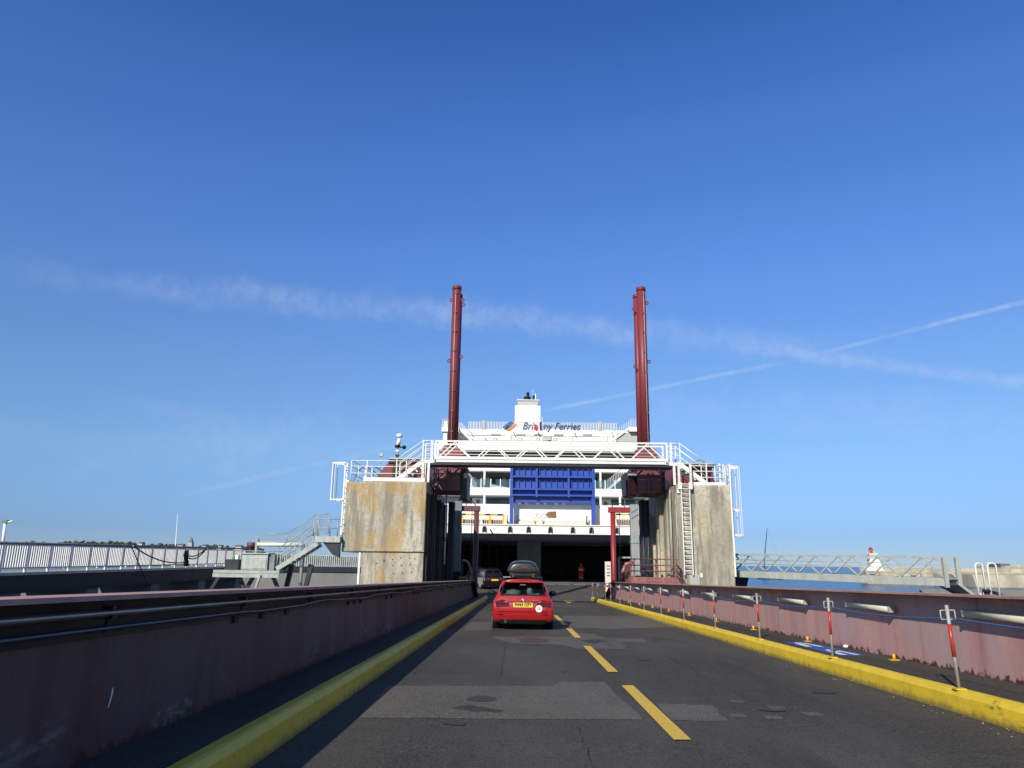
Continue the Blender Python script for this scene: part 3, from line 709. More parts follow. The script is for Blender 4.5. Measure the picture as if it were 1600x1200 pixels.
for k in (2, 3, 4, 5, 6):
    x = -9.05-.72*math.sin(math.pi*k/8); y = 38.38-.36*math.cos(math.pi*k/8)
    MB().box(x-.014, x+.014, y-.025, y+.025, 4.45, 6.45).build('cage_strap', 'white', l3)
MB().box(-8.98, -8.8, 38.15, 38.5, 5.25, 5.5).build('ladder_bracket', 'white', l3)

# railings on top of the piers
def rail_run(parent, pts, hts, post_at, mat='white', r=.022, pr=.028):
    """rails at heights over a polyline, with posts at every given point"""
    for h in hts: MB().tube([(p[0], p[1], p[2]+h) for p in pts], r, 6).build('rail', mat, parent)
    top = max(hts)
    for p in post_at: MB().tube([(p[0], p[1], p[2]), (p[0], p[1], p[2]+top)], pr, 6).build('rail_post', mat, parent)
zl = 5.45
rl = thing('guard_rail', 'white three bar railing round the top of the left pier', 'railing', (-6.8, 38.1, zl))
c = [(-8.72, 43.5, zl), (-8.72, 38.12, zl), (-4.85, 38.12, zl)]
rail_run(rl, c, (.42, .78, 1.08), [(-8.72, 43.5, zl), (-8.72, 41.8, zl), (-8.72, 39.9, zl), (-8.72, 38.12, zl), (-7.9, 38.12, zl), (-5.85, 38.12, zl), (-5.0, 38.12, zl), (-4.85, 38.12, zl)])
MB().box(-8.05, -4.85, 38.04, 38.10, zl, zl+.2).build('toe_board', 'white', rl)
rr = thing('guard_rail', 'white three bar railing round the top of the right pier', 'railing', (10, 38.1, zl))
c = [(8.95, 38.12, zl), (10.72, 38.12, zl), (10.8, 42.5, zl)]
rail_run(rr, c, (.40, .72, 1.0), [(8.95, 38.12, zl), (9.75, 38.12, zl), (10.2, 38.12, zl), (10.62, 38.12, zl), (10.72, 38.12, zl), (10.78, 40.3, zl), (10.8, 42.5, zl)])
MB().box(8.95, 10.7, 38.04, 38.10, zl, zl+.15).build('toe_board', 'white', rr)
MB().box(10.42, 10.5, 38.16, 38.22, zl-.3, zl+1.15).build('gate_post', 'white', rr)
MB().box(10.62, 10.70, 38.2, 38.26, zl-1.1, zl+1.1).build('gate_post', 'white', rr)
# grey handrail hoops at the back of the piers
lh = thing('stair_handrail', 'grey angled stair handrails rising behind the left pier railing', 'handrail', (-8.7, 44, 5.4))
for dx in (0, .9):
    MB().tube([(-9.9+dx*1.6, 43, 5.4), (-9.55+dx, 43.5, 6.6), (-9.25+dx*.6, 44, 7.0), (-8.3+dx*.6, 45, 6.4), (-7.6, 45.6, 6.0)], .035, 6).build('rail', 'galv_dark' if dx == 0 else 'galv', lh)
for q, w in (((-9.2, 44, 7.0), .05), ((-8.85, 44.2, 6.9), .05)): MB().tube([(q[0], q[1], 5.4), q], .04, 6).build('rail_post', 'white', lh)
rh = thing('ladder_hoop', 'dark grey inverted V handrail hoops behind the right pier railing', 'handrail', (10.2, 44, 5.4))
for y, k in ((43.5, 1.), (42.0, .62)):
    q = [(10.45-.8*1, y, 5.4), (10.45-.7, y, 5.4+1.75*k), (10.5-.15, y, 5.4+2.1*k), (10.5+.1, y, 5.4+2.1*k), (10.95, y+.3, 5.4+.9*k), (11.0, y+.3, 5.4)]
    q = [(x+.35, yy, z) for x, yy, z in q]
    MB().tube(q, .03, 6).build('hoop', 'galv_dark', rh)

# machinery houses on the piers
def house(x0, x1, y0, y1, z0, h, lab, sl0, sl1):
    t = thing('machinery_house', lab, 'machine house', ((x0+x1)/2, y0, z0))
    MB().prism([(x0, z0), (x1, z0), (x1-sl1, z0+h), (x0+sl0, z0+h)], 'y', y0, y1).build('shell', 'maroon', t, bevel=.03)
    MB().box(x0+sl0-.02, x1-sl1+.05, y0-.12, y1, z0+h, z0+h+.09).build('roof', 'ship_grey', t)
    return t
mh = house(-8.35, -4.9, 41.0, 46.5, 5.45, 1.55, 'maroon machine house with sloped sides on the left pier', 1.15, .4)
for x0, x1 in ((-7.05, -6.65), (-6.55, -6.35), (-5.1, -4.95)): MB().box(x0, x1, 40.95, 40.995, 5.5, 6.85).build('recess_panel', 'dark_rib', mh)
MB().box(-6.2, -5.25, 40.93, 40.99, 6.45, 6.55).build('trim_strip', 'flange', mh)
MB().box(-7.3, -4.8, 40.9, 40.99, 6.78, 6.98).build('eave_shadow_board', 'black', mh)
mh2 = house(8.55, 10.95, 41.0, 46.5, 5.45, 1.45, 'maroon machine house with open vents on the right pier', .25, .15)
for z in (5.6, 5.95, 6.3, 6.62): MB().box(9.55, 10.7, 40.94, 40.99, z, z+.2).build('vent_slot', 'black', mh2)
MB().box(8.5, 11.0, 40.85, 40.99, 6.72, 6.9).build('eave_board', 'black', mh2)

# camera mast and small mast on the left pier
cm = thing('camera_mast', 'grey mast with white surveillance camera on the left pier', 'mast', (-6.25, 39.2, zl))
b0 = at(619, 745, 39.2); t0 = at(621, 680, 39.2)
X = b0.x; Z = t0.z
MB().tube([(X, 39.2, zl), (X+.03, 39.2, Z+.05)], .05, 8).build('pole', 'galv', cm)
MB().blob((X+.08, 39.1, Z-.05), (.17, .17, .13), 10, 8).build('camera_dome', 'white', cm)
MB().tube([(X, 39.15, Z-.55), (X+.1, 39.1, Z-.2)], [.13, .09], 8).build('camera_housing', 'white', cm)
MB().tube([(X-.12, 39.1, Z-.62), (X+.14, 39.1, Z-.58)], .09, 8).build('lamp_head', 'black', cm)
MB().tube([(X+.05, 39.1, Z-.66), (X+.36, 39.1, Z-.68)], .04, 6).build('lamp_arm', 'black', cm)
MB().blob((X+.38, 39.05, Z-.68), .11, 8, 6).build('floodlight', 'black', cm)
for dzz in (.85, 1.1, 1.35): MB().box(X-.08, X+.1, 39.08, 39.3, Z-dzz-.06, Z-dzz+.04).build('clamp', 'black' if dzz > 1 else 'white', cm)
sm = thing('small_mast', 'short thin grey mast with a box head on the left pier railing', 'mast', (at(593, 740, 38.3).x, 38.3, zl))
x = at(593, 740, 38.3).x; z1 = at(593, 705, 38.3).z
MB().tube([(x, 38.3, zl), (x+.01, 38.3, z1)], .03, 6).build('pole', 'galv', sm)
MB().box(x-.03, x+.14, 38.2, 38.35, z1-.28, z1-.1).build('head_box', 'galv', sm)

# ------------------------------------------------------------------ lift boxes, columns
def lift(side):
    s = side; lab = 'left' if s < 0 else 'right'
    xin = -4.72 if s < 0 else 8.05                     # face of the pier
    xe = -2.85 if s < 0 else 6.3                       # free end over the ramp
    BY = 40.35; kx = BY/38.9
    xe *= kx
    a, b = min(xin, xe), max(xin, xe); z0_, z1_ = 5.26, 6.45
    t = thing('lift_box', 'dark maroon cantilever steel box on the inner side of the %s pier' % lab, 'lift box', ((a+b)/2, BY, z0_))
    MB().box(a, b-(.25 if s < 0 else 0), BY, 43.7, z0_, z1_).build('box_shell', 'maroon_dull', t, bevel=.02)
    MB().box(a+(.5 if s < 0 else .02), b-(.27 if s < 0 else .45), BY-.14, BY, z0_-.02, z0_+.05).build('bottom_flange', 'maroon', t)
    for x in ((-4.05, -3.8) if s < 0 else (7.1, 7.35)): MB().box(x-.04, x+.04, BY-.1, BY, z0_+.06, z1_-.02).build('stiffener', 'maroon_dull', t)
    MB().box(a+.02, b-.28, BY-.05, BY-.002, z1_-.32, z1_-.27).build('rail_strip', 'maroon', t)
    if s < 0: MB().box(-3.2, -2.85, BY+.4, 43.5, 4.87, 6.3).build('end_bracket', 'dark_steel', t)
    else:
        f_ = [at(x, y, BY+.25) for x, y in ((981, 745), (988, 748), (994, 757), (997, 766), (997.5, 773), (982, 772))]
        MB().prism([(p.x, p.z) for p in f_], 'y', BY+.2, BY+.45).build('lit_fin', 'maroon', t)  # curved outline is a shadow edge; only the sunlit part is shaped
        MB().prism([(b, z0_-.2), (b-.62, z0_-.12), (b-.66, z1_-.1), (b, z1_)] if False else [(a-.02, z0_-.18), (a-.55, z0_-.1), (a-.62, z1_-.1), (a-.02, z1_)], 'y', BY+.5, 42.6).build('end_bracket', 'dark_steel', t)
        MB().box(a-.5, a-.05, BY+.05, BY+.45, 6.15, 6.27).build('cable_tray', 'galv', t)
    for x in ((-4.62, -4.5) if s < 0 else (7.85, 7.95)):
        MB().tube([(x, BY-.2, 4.8), (x, BY-.2, 6.5)], .035, 6).build('cable', 'blacktube', t)
    q = at(681, 757, BY-.3) if s < 0 else at(1031, 730, BY-.3)
    MB().blob(q, .09, 8, 6).build('lamp', 'stripe', t)
    # jack columns above
    px = -3.93 if s < 0 else 7.28
    j = thing('lift_column', 'tall maroon twin tube lift column above the %s pier' % lab, 'lift column', (px, 41.6, 6.45))
    y = 41.6; ztop = at(713, 448, y).z if s < 0 else at(1003, 450, y).z
    X = at(706.5, 686, y).x if s < 0 else at(1008.5, 686, y).x
    def pyr(x, z0, z1, w0, w1):
        q = MB(); n = 5
        for k in range(n):
            t0_, w = k/n, w0+(w1-w0)*k/n
            za, zb = z0+(z1-z0)*k/n, z0+(z1-z0)*(k+1)/n
            q.box(x-w/2, x+w/2, y-w/2+.3, y+w/2+.3, za, zb-.09); q.box(x-w/2+.1, x+w/2-.1, y-w/2+.4, y+w/2+.2, zb-.09, zb)
        return q
    pyr(X+(-.0), 6.45, 7.9, 1.9, .85).build('louvred_base', 'maroon', j)
    MB().tube([(X, y, 7.7), (X+.0, y, ztop)], .262, 20).build('main_tube', 'maroon', j)
    MB().tube([(X, y, ztop-.22), (X, y, ztop)], .285, 20).build('top_collar', 'maroon', j)
    x2 = X+(.105 if s < 0 else -.21); zt2 = ztop-(.35 if s < 0 else .3)
    MB().tube([(x2, y+.42, 7.5), (x2, y+.42, zt2)], .20, 14).build('second_tube', 'maroon', j)
    MB().tube([(x2, y+.42, zt2-.2), (x2, y+.42, zt2)], .225, 14).build('second_collar', 'maroon', j)
    xc = X-.03 if s < 0 else X+.10
    yc = y-.30
    MB().tube([(xc, yc, 7.5), (xc, yc, ztop-.35)], .032, 8).build('conduit', 'flange', j)
    n = 8
    for k in range(n):
        zz = ztop-.55-k*(ztop-8.0)/n
        MB().box(xc-.09, xc+.09, yc-.035, yc+.12, zz, zz+.09).build('clip', 'maroon_dull', j)
    for zz, sx, off in ((ztop-.95, 1, .33), (ztop-1.35, -1, .42), (ztop-4.6, 1, .33), (ztop-4.9, -1, .42)) if s > 0 else ((ztop-.85, -1, .33), (ztop-.85, 1, .36), (ztop-1.15, 1, .42), (ztop-4.4, 1, .36), (ztop-4.65, -1, .33)):
        MB().ring((X+sx*off+(-.05 if (s > 0 and sx < 0) else 0), y, zz), .085, .035).build('lifting_lug', 'maroon', j)
    # guide columns below
    g = thing('guide_column', 'dark blue steel guide column under the %s lift box' % lab, 'column', ((-4.4 if s < 0 else 7.6), 46.5, SEA))
    gx = at(703.5, 850, 46.5).x if s < 0 else at(1009, 850, 43.4).x; gy = 0 if s < 0 else -3.1
    w = .19 if s < 0 else .26
    MB().box(gx-w, gx+w, 46.5+gy, 46.56+gy, SEA, 5.1).build('front_flange', 'dark_steel', g)
    MB().box(gx-.04, gx+.04, 46.56+gy, 47.0+gy, SEA, 5.1).build('web', 'dark_steel', g)
    MB().box(gx-w, gx+w, 47.0+gy, 47.06+gy, SEA, 5.1).build('rear_flange', 'dark_steel', g)
    for q in (-.11, .11): MB().tube([(gx+q*1.2, 46.4+gy, SEA), (gx+q*1.2, 46.4+gy, 5.1)], .035, 6).build('hydraulic_pipe', 'cable', g)
    # grey column and red goal post at the seaward end
    cx = at(715, 800, 50).x if s < 0 else at(991.5, 800, 50).x
    gc = thing('grey_column', 'grey square steel column at the seaward end of the %s wall' % lab, 'column', (cx, 50, SEA))
    ztc = at(715, 783, 50).z if s < 0 else at(991, 788, 50).z; mg = 'galv_dark' if s < 0 else 'column_grey'
    MB().box(cx-.27, cx+.27, 50.0, 50.5, SEA, ztc).build('shaft', mg, gc, bevel=.02)
    zz = at(715, 845, 50).z; MB().box(cx-.3, cx+.3, 49.95, 50.55, zz, zz+.09).build('collar', mg, gc)
    zz = at(715, 893, 50).z; MB().box(cx-.31, cx+.31, 49.93, 50.57, zz-.9, zz).build('foot', mg if s > 0 else 'black', gc)
    if s > 0:
        for q in (4.55, 4.95): MB().bar((cx-.24, 49.98, q-.15), (cx+.24, 49.98, q+.15), .04, .04).build('brace', 'galv_dark', gc)
    go = thing('goal_post', ('dull brown' if s < 0 else 'bright red')+' round post with a top beam beside the %s grey column' % lab, 'gantry', (cx, 50.6, SEA))
    gx = at(743.5, 850, 50.5).x if s < 0 else at(958.5, 850, 50.5).x
    zt = at(743, 790.5, 50.5).z if s < 0 else at(960, 792.5, 50.5).z
    mm = 'maroon_dull' if s < 0 else 'red_paint'
    x0, x1 = (cx+.27, gx+.25) if s < 0 else (gx-.3, cx-.27)
    MB().box(x0, x1, 50.35, 50.75, zt-.36, zt).build('top_beam', mm, go, bevel=.02)
    MB().tube([(gx, 50.55, SEA), (gx, 50.55, zt-.36)], .17, 14).build('post', mm, go)
    zz = at(958, 898, 50.5).z; MB().tube([(gx, 50.55, zz), (gx, 50.55, zz+.06)], .19, 14).build('band', mm, go)
    MB().tube([((gx-.3 if s < 0 else gx+.42), 50.4, zt-.3), ((gx-.3 if s < 0 else gx+.42), 50.4, 1.2)], .02, 6).build('hanging_cable', 'blacktube', go)
    MB().tube([(x0+.25, 50.4, zt), (x0+.35, 50.4, zt+.25), (x1-.5, 50.4, zt+.25), (x1-.3, 50.4, zt)], .03, 6).build('cable_loop', 'blacktube', go)
lift(-1); lift(1)
# silver ram left, hook lamp right
rm = thing('hydraulic_ram', 'bright silver hydraulic ram beside the left guide column', 'ram', (-4.5, 44.5, .8))
a, b = at(698, 770, 44.5), at(694, 882, 44.5)
MB().tube([a, b], .055, 10).build('rod', 'stripe', rm)
for zz in (842, 845): q = at(695.5, zz, 44.4); MB().box(q.x-.25, q.x+.12, 44.35, 44.5, q.z, q.z+.05).build('clamp', 'black', rm)
MB().tube([at(696, 765, 44.5), at(697, 772, 44.5)], .09, 8).build('rod_head', 'galv', rm)
p = at(1027.5, 778, 44)
MB().box(p.x-.06, p.x+.06, 43.9, 44.0, p.z-.2, p.z+.17).build('hanging_label', 'board', label='small pale hanging plate in the shadow under the right lift box', cat='plate')

# ------------------------------------------------------------------ footbridge
fb = thing('footbridge', 'white truss footbridge spanning the ramp between the two piers', 'footbridge', (1.7, 38.3, 6.5))
xa, xb = -4.36, 7.74; zb, zt = 6.50, 7.62; yf, yb_ = 38.15, 39.25
nodes_b = [xa+(xb-xa)*k/6 for k in range(7)]
for y in (yf, yb_):
    MB().box(xa-.02, xb+.02, y-.05, y+.05, zb, zb+.13).build('bottom_chord', 'white', fb)
    MB().box(xa-.02, xb+.02, y-.035, y+.035, zt-.05, zt+.03).build('top_chord', 'white', fb)
    for h in (.42, .75):
        MB().tube([(xa, y, zb+h), (xb, y, zb+h)], .018, 6).build('rail', 'white', fb)
    for x in (xa, xb): MB().box(x-.05, x+.05, y-.05, y+.05, zb-.02, zt+.03).build('end_post', 'white', fb)
    dm = MB(); w = (xb-xa)/6
    dproto = None
    for k in range(6):
        x0 = xa+w*k
        for q in (((x0+.03, y, zb+.12), (x0+w/2, y, zt-.05)), ((x0+w/2, y, zt-.05), (x0+w-.03, y, zb+.12))):
            MB().bar(q[0], q[1], .055, .055, (0, 1, 0)).build('diagonal', 'white', fb)
MB().box(xa, xb, yf+.06, yb_-.06, zb+.13, zb+.17).build('deck_plate', 'galv', fb)
MB().box(xa, xb, yf-.075, yf-.052, zb+.16, zb+.30).build('toe_board', 'white', fb)
MB().box(xa, xb, yb_+.052, yb_+.075, zb+.14, zb+.34).build('toe_board', 'white', fb)
MB().box(xa-.3, xb+.35, yf+.0, yb_, zb-.14, zb-.002).build('support_beam', 'dark_steel', fb)
for k in range(13):
    x = xa+(xb-xa)*(k+.5)/13; MB().box(x-.04, x+.04, yf+.05, yb_-.05, zb-.0+.002, zb+.12).build('cross_beam', 'galv_dark', fb)
def side_stair(s):
    lab = 'left' if s < 0 else 'right'
    x0 = xa-.08 if s < 0 else xb+.10
    t = thing('bridge_stair', 'white steel stair from the footbridge down to the %s pier' % lab, 'stair', (x0, 38.4, 5.45))
    lx = x0+s*.58
    for y in (yf, yb_):
        MB().bar((x0, y, zb+.03), (lx, y, zb+.03), .06, .16).build('landing_beam', 'white', t)
        for x in (x0+s*.08, x0+s*.15, lx) if y == yf else (x0+s*.1, lx): MB().box(x-.025, x+.025, y-.025, y+.025, zb, zt+.04).build('rail_post', 'white', t)
        for h in (.35, .6, .85, 1.12): MB().tube([(x0+s*.08, y, zb+h), (lx, y, zb+h)], .018 if h < 1.1 else .026, 6).build('rail', 'white', t)
        ex, ez = lx+s*1.35, 5.5
        MB().bar((lx, y, zb+.03), (ex, y, ez), .05, .22).build('stringer', 'white', t)
        for h in (.4, .75, 1.12): MB().tube([(lx, y, zb+h), (ex, y, ez+h)], .018 if h < 1.1 else .026, 6).build('rail', 'white', t)
        MB().box(ex-.025, ex+.025, y-.025, y+.025, ez, ez+1.12).build('rail_post', 'white', t)
    MB().box(min(x0, lx), max(x0, lx), yf+.03, yb_-.03, zb+.08, zb+.12).build('landing_plate', 'galv', t)
    tr = None
    for k in range(6):
        f = (k+.5)/6; x = lx+s*1.35*f; z = zb+(5.5-zb)*f
        MB().box(x-.12, x+.12, yf+.025, yb_-.025, z, z+.03).build('tread', 'galv', t)
    for x in (x0+s*.25, lx-s*.03): MB().box(x-.06, x+.06, yf-.03, yf+.06, 5.45, zb-.05).build('leg', 'white', t)
side_stair(-1); side_stair(1)

# ================================================================== FERRY
CX = 3.0
fy = thing('ferry', 'large white car ferry moored stern first with its blue stern gate raised', 'ferry', (CX, 66, SEA))
RAMP_Z = -.3
# ramp flap between linkspan and ship
MB().add([(-3.2, DECK_END+.02, dz(DECK_END)), (6.4, DECK_END+.02, dz(DECK_END)), (8.5, 66.4, RAMP_Z+.02), (-4.8, 66.4, RAMP_Z+.02),
          (-3.2, DECK_END+.02, dz(DECK_END)-.2), (6.4, DECK_END+.02, dz(DECK_END)-.2), (8.5, 66.4, RAMP_Z-.2), (-4.8, 66.4, RAMP_Z-.2)],
         [(0,1,2,3),(7,6,5,4),(0,4,5,1),(1,5,6,2),(2,6,7,3),(3,7,4,0)]).build('boarding_ramp', 'ramp_mat', fy)
for k in range(10):
    x0 = -4.3+k*1.3; MB().add([(x0, 65.2, -.345), (x0+1.1, 65.2, -.345), (x0+1.1, 65.75, -.312), (x0, 65.75, -.312)], [(0,1,2,3)]).build('ramp_finger', 'galv', fy)
hx0, hx1 = CX-13.8, CX+13.8
ox0, ox1 = -8.0, 14.0
zb0, zb1 = 3.92, 4.66       # stern beam under / upper edge
for a, b in ((hx0, ox0), (ox1, hx1)):
    MB().box(a, b, 66.2, 150, SEA-2, zb0).build('hull', 'ship_white', fy)
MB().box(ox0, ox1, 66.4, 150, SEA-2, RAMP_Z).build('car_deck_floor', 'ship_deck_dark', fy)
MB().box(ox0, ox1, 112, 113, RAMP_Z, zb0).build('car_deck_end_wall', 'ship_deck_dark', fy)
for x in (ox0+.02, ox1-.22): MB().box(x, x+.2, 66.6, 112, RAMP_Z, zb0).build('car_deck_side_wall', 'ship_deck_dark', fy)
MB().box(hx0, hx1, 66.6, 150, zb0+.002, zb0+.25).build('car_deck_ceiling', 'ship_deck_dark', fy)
a, b = at(808, 880, 79), at(845, 880, 79)
MB().box(a.x, b.x, 79, 108, RAMP_Z, zb0).build('centre_casing', 'ship_casing', fy)
for k in range(14): MB().box(ox0, ox1, 67.5+k*2.6, 67.65+k*2.6, zb0-.28, zb0).build('ceiling_beam', 'ship_casing', fy)
for k in range(9): x = ox0+.5+k*1.0; MB().box(x, x+.12, 90, 90.2, RAMP_Z, zb0).build('wall_frame', 'ship_casing', fy) if x < a.x-1 else None
# stern beam with fairleads
sb = MB().box(hx0, hx1, 66.0, 66.5, zb0, zb1).build('stern_beam', 'ship_white', fy)
MB().box(hx0, hx1, 65.9, 66.52, zb1-.0+.002, zb1+.09).build('beam_capping', 'ship_white', sb)
fx = [at(x, 827, 66).x for x in (718, 757, 797, 826, 860, 895, 924, 964, 1003)]
for i, x in enumerate(fx):
    MB().box(x-.1, x+.1, 65.965, 65.998, zb0+.12, zb0+.58).build('fairlead_opening', 'black', sb)
    rg = MB(); q = [(x-.16, 65.93, zb0+.1), (x-.16, 65.93, zb0+.45)]+[(x+.16*math.cos(math.pi-k*math.pi/6), 65.93, zb0+.45+.16*math.sin(k*math.pi/6)) for k in range(1, 6)]+[(x+.16, 65.93, zb0+.45), (x+.16, 65.93, zb0+.1)]
    rg.tube(q, .045, 6).build('fairlead_rim', 'galv_dark', sb)
MB().tube([(at(766, 829, 66).x, 65.9, zb0+.35), (at(770, 834, 66).x, 65.8, zb0-.05)], .05, 6).build('small_bracket', 'black', sb)
for x in fx[1:8]: MB().box(x-.25, x+.25, 65.94, 66.4, zb0-.07, zb0-.003).build('hinge', 'dark_steel', sb)
MDZ = zb1-.1
MB().box(hx0, hx1, 66.5, 82, zb0+.26, MDZ).build('mooring_deck', 'ship_grey', fy)

# yellow and black barriers on the mooring deck
def barrier(x0px, x1px, posts, lab):
    y = 67.4; a, b = at(x0px, 806, y), at(x1px, 806, y)
    z0, z1 = MDZ, at((x0px+x1px)/2, 804, y).z
    t = tag(bpy.data.objects.new('safety_barrier', None)); COL.objects.link(t); t.parent = fy; t.location = Vector((a.x, y, MDZ))-wloc(fy)
    MB().tube([(a.x, y, z1), (b.x, y, z1)], .075, 8).build('top_rail', 'yellow_pole', t)
    n = max(3, int((b.x-a.x)/.55))
    for k in range(0, n, 2): x = a.x+(b.x-a.x)*k/n; MB().tube([(x, y, z1), (x+(b.x-a.x)/n*.8, y, z1)], .079, 8).build('black_band', 'black', t)
    for pxx in posts: x = at(pxx, 810, y).x; MB().box(x-.09, x+.09, y-.05, y+.05, z0, z1).build('post', 'yellow_pole', t)
    MB().box(a.x, b.x, y+.3, y+.4, z0, z0+.12).build('toe_rail', 'brown_mesh', t)
    MB().box(a.x, b.x, y+.45, y+.5, z0+.02, z1-.42).build('mesh_backing', 'brown_mesh', t)
    k = 0; x = a.x+.08; src = None
    while x < b.x-.05:
        if src is None: src = MB().box(x-.02, x+.02, y+.2, y+.26, z0, z1-.4).build('mesh_bar', 'ship_beige', t); sx = x
        else: inst(src, t, (x-sx, 0, 0))
        x += .16
barrier(700, 722, (716,), ''); barrier(720, 787, (722, 766, 787), ''); barrier(962, 1012, (962, 986), '')
for xx in (752, 993, 790, 962):
    p = at(xx, 815, 67.2); MB().add([(p.x-.2, 67.2, MDZ), (p.x+.2, 67.2, MDZ), (p.x, 67.2, MDZ+.85), (p.x-.2, 67.5, MDZ), (p.x+.2, 67.5, MDZ), (p.x, 67.5, MDZ+.85)], [(0,1,2),(5,4,3),(0,3,4,1),(1,4,5,2),(2,5,3,0)]).build('roller_stand', 'white', fy)

# blue stern gate on two legs
gx0, gx1 = at(797, 750, 67).x, at(929.5, 750, 67).x
gz1, gz0 = at(863, 726, 67).z, at(863, 777, 67).z
sg = bpy.data.objects.new('stern_gate', None); COL.objects.link(sg); sg.parent = fy; sg.location = Vector(((gx0+gx1)/2, 67, MDZ))-wloc(fy)
MB().box(gx0, gx1, 67.5, 67.7, gz0, gz1+.3).build('gate_plate', 'ship_blue', sg)
vx = [gx0, at(838.5, 750, 67).x, at(888.5, 750, 67).x, gx1]
for i, x in enumerate(vx):
    w = .26 if i in (0, 3) else .18
    c = x+(w/2 if i == 0 else -w/2 if i == 3 else 0)
    MB().box(c-w/2, c+w/2, 66.95, 67.5, gz0, gz1+.3).build('gate_frame', 'ship_blue', sg)
for y_ in (727, 745, 764.5, 774):
    z = at(863, y_, 67).z; MB().box(gx0, gx1, 66.97, 67.497, z-.08, z+.08).build('gate_beam', 'ship_blue', sg)
for r0, r1 in ((729, 743), (748, 762)):
    za, zb2 = at(863, r1, 67).z, at(863, r0, 67).z
    for i in range(3):
        n = 4 if i != 1 else 5; a, b = vx[i]+.15, vx[i+1]-.1
        for k in range(n):
            x = a+(b-a)*(k+.2)/n; MB().box(x-.03, x+.03, 67.30, 67.497, za-.12, zb2-.14).build('gate_rib', 'ship_blue', sg)
zz = at(863, 785, 67).z
MB().box(gx0+.03, gx1-.03, 67.47, 67.68, zz, gz0-.02).build('gate_hinge_beam', 'ship_blue', sg)
for x in (gx0, gx1-.34): MB().box(x+.01, x+.33, 67.02, 67.5, MDZ, gz0).build('gate_leg', 'ship_blue', sg)
for x in (gx0-.25, gx1+.2, gx0+.65, gx1-.75): MB().bar((x, 67.6, MDZ), (x+.05, 67.7, MDZ+1.1), .1, .1).build('gate_stay', 'orange' if x > gx1 or x < gx0 else 'dark_steel', sg)

# terraces of the after superstructure
sx0, sx1 = CX-12.6, CX+12.5
def zp(y, Y, x=850): return at(x, y, Y).z
def bulwark(y_top, y_bot, Y, x0=sx0, x1=sx1, thick=.25): return MB().box(x0, x1, Y, Y+thick, zp(y_bot, Y), zp(y_top, Y)).build('bulwark', 'ship_white', fy)
MB().box(sx0, sx1, 68.3, 68.6, MDZ, zp(788.5, 68.3)).build('bulwark', 'ship_white', fy)
# rounded store below the bulwark between the legs
xs0, xs1 = at(806, 810, 68).x, at(918, 810, 68).x; zrs = zp(813, 68)
MB().prism([(67.75, MDZ), (67.78, zrs-.35), (67.92, zrs-.1), (68.29, zrs), (68.29, MDZ)], 'x', xs0, xs1).build('rope_store', 'ship_beige', fy)
for x in (834, 841.5, 849.5, 857.5, 866): p = at(x, 806, 68.26); MB().ring((p.x, 68.26, p.z), .2, .022).build('ring_mark', 'ship_grey', fy)
p = at(860, 804, 68.2)
MB().add([(p.x-.45, 68.2, p.z), (p.x-.15, 68.2, p.z+.27), (p.x+.5, 68.2, p.z+.3), (p.x+.5, 68.2, p.z-.25), (p.x-.15, 68.2, p.z-.25),
          (p.x-.45, 68.29, p.z), (p.x-.15, 68.29, p.z+.27), (p.x+.5, 68.29, p.z+.3), (p.x+.5, 68.29, p.z-.25), (p.x-.15, 68.29, p.z-.25)],
         [(0,1,2,3,4),(9,8,7,6,5),(0,5,6,1),(1,6,7,2),(2,7,8,3),(3,8,9,4),(4,9,5,0)]).build('arrow_board', 'brown_mesh', fy)
for x, m_ in ((835, 'yellow_pole'), (848, 'galv')): p = at(x, 815, 67.6); MB().box(p.x-.05, p.x+.05, 67.6, 67.68, MDZ, MDZ+.75).build('deck_post', m_, fy)
# deck A recess
zA = zp(788.5, 68.3)-.95
MB().box(sx0, sx1, 68.6, 82, zA-.2, zA).build('terrace_deck', 'ship_grey', fy)
MB().box(sx0, sx1, 80.5, 80.7, zA, zp(774, 78)).build('deck_wall', 'ship_grey', fy)
bulwark(762.8, 774.5, 78)
zB = zp(774.5, 78)
MB().box(sx0, sx1, 78, 88, zB-.15, zB-.002).build('terrace_deck', 'ship_recess_shade', fy)
MB().box(sx0, sx1, 87.4, 87.6, zB, zp(735, 82)).build('deck_wall', 'ship_beige', fy)
bulwark(728.2, 736.5, 82)
zC = zp(736.5, 82)
MB().box(sx0, sx1, 82, 92, zC-.15, zC-.002).build('terrace_deck', 'ship_recess_shade', fy)
MB().box(sx0, sx1, 91.5, 91.7, zC, zp(704, 87)).build('deck_wall', 'ship_recess_shade', fy)
bulwark(690.5, 704, 87)
zD = zp(704, 87)
MB().box(sx0, sx1, 87, 96, zD-.15, zD-.002).build('terrace_deck', 'ship_recess_shade', fy)
zT = zp(671.5, 95)
MB().box(sx0, sx1, 95, 150, zD-3, zT).build('upper_house', 'ship_white', fy)
MB().box(sx0+.3, sx1-.3, 91.7, 95, MDZ-1, zD-.2).build('inner_house', 'ship_white', fy)
MB().box(sx0, sx1, 94.8, 95.0, zp(690, 95), zp(688.5, 95)).build('wall_moulding', 'ship_grey', fy)
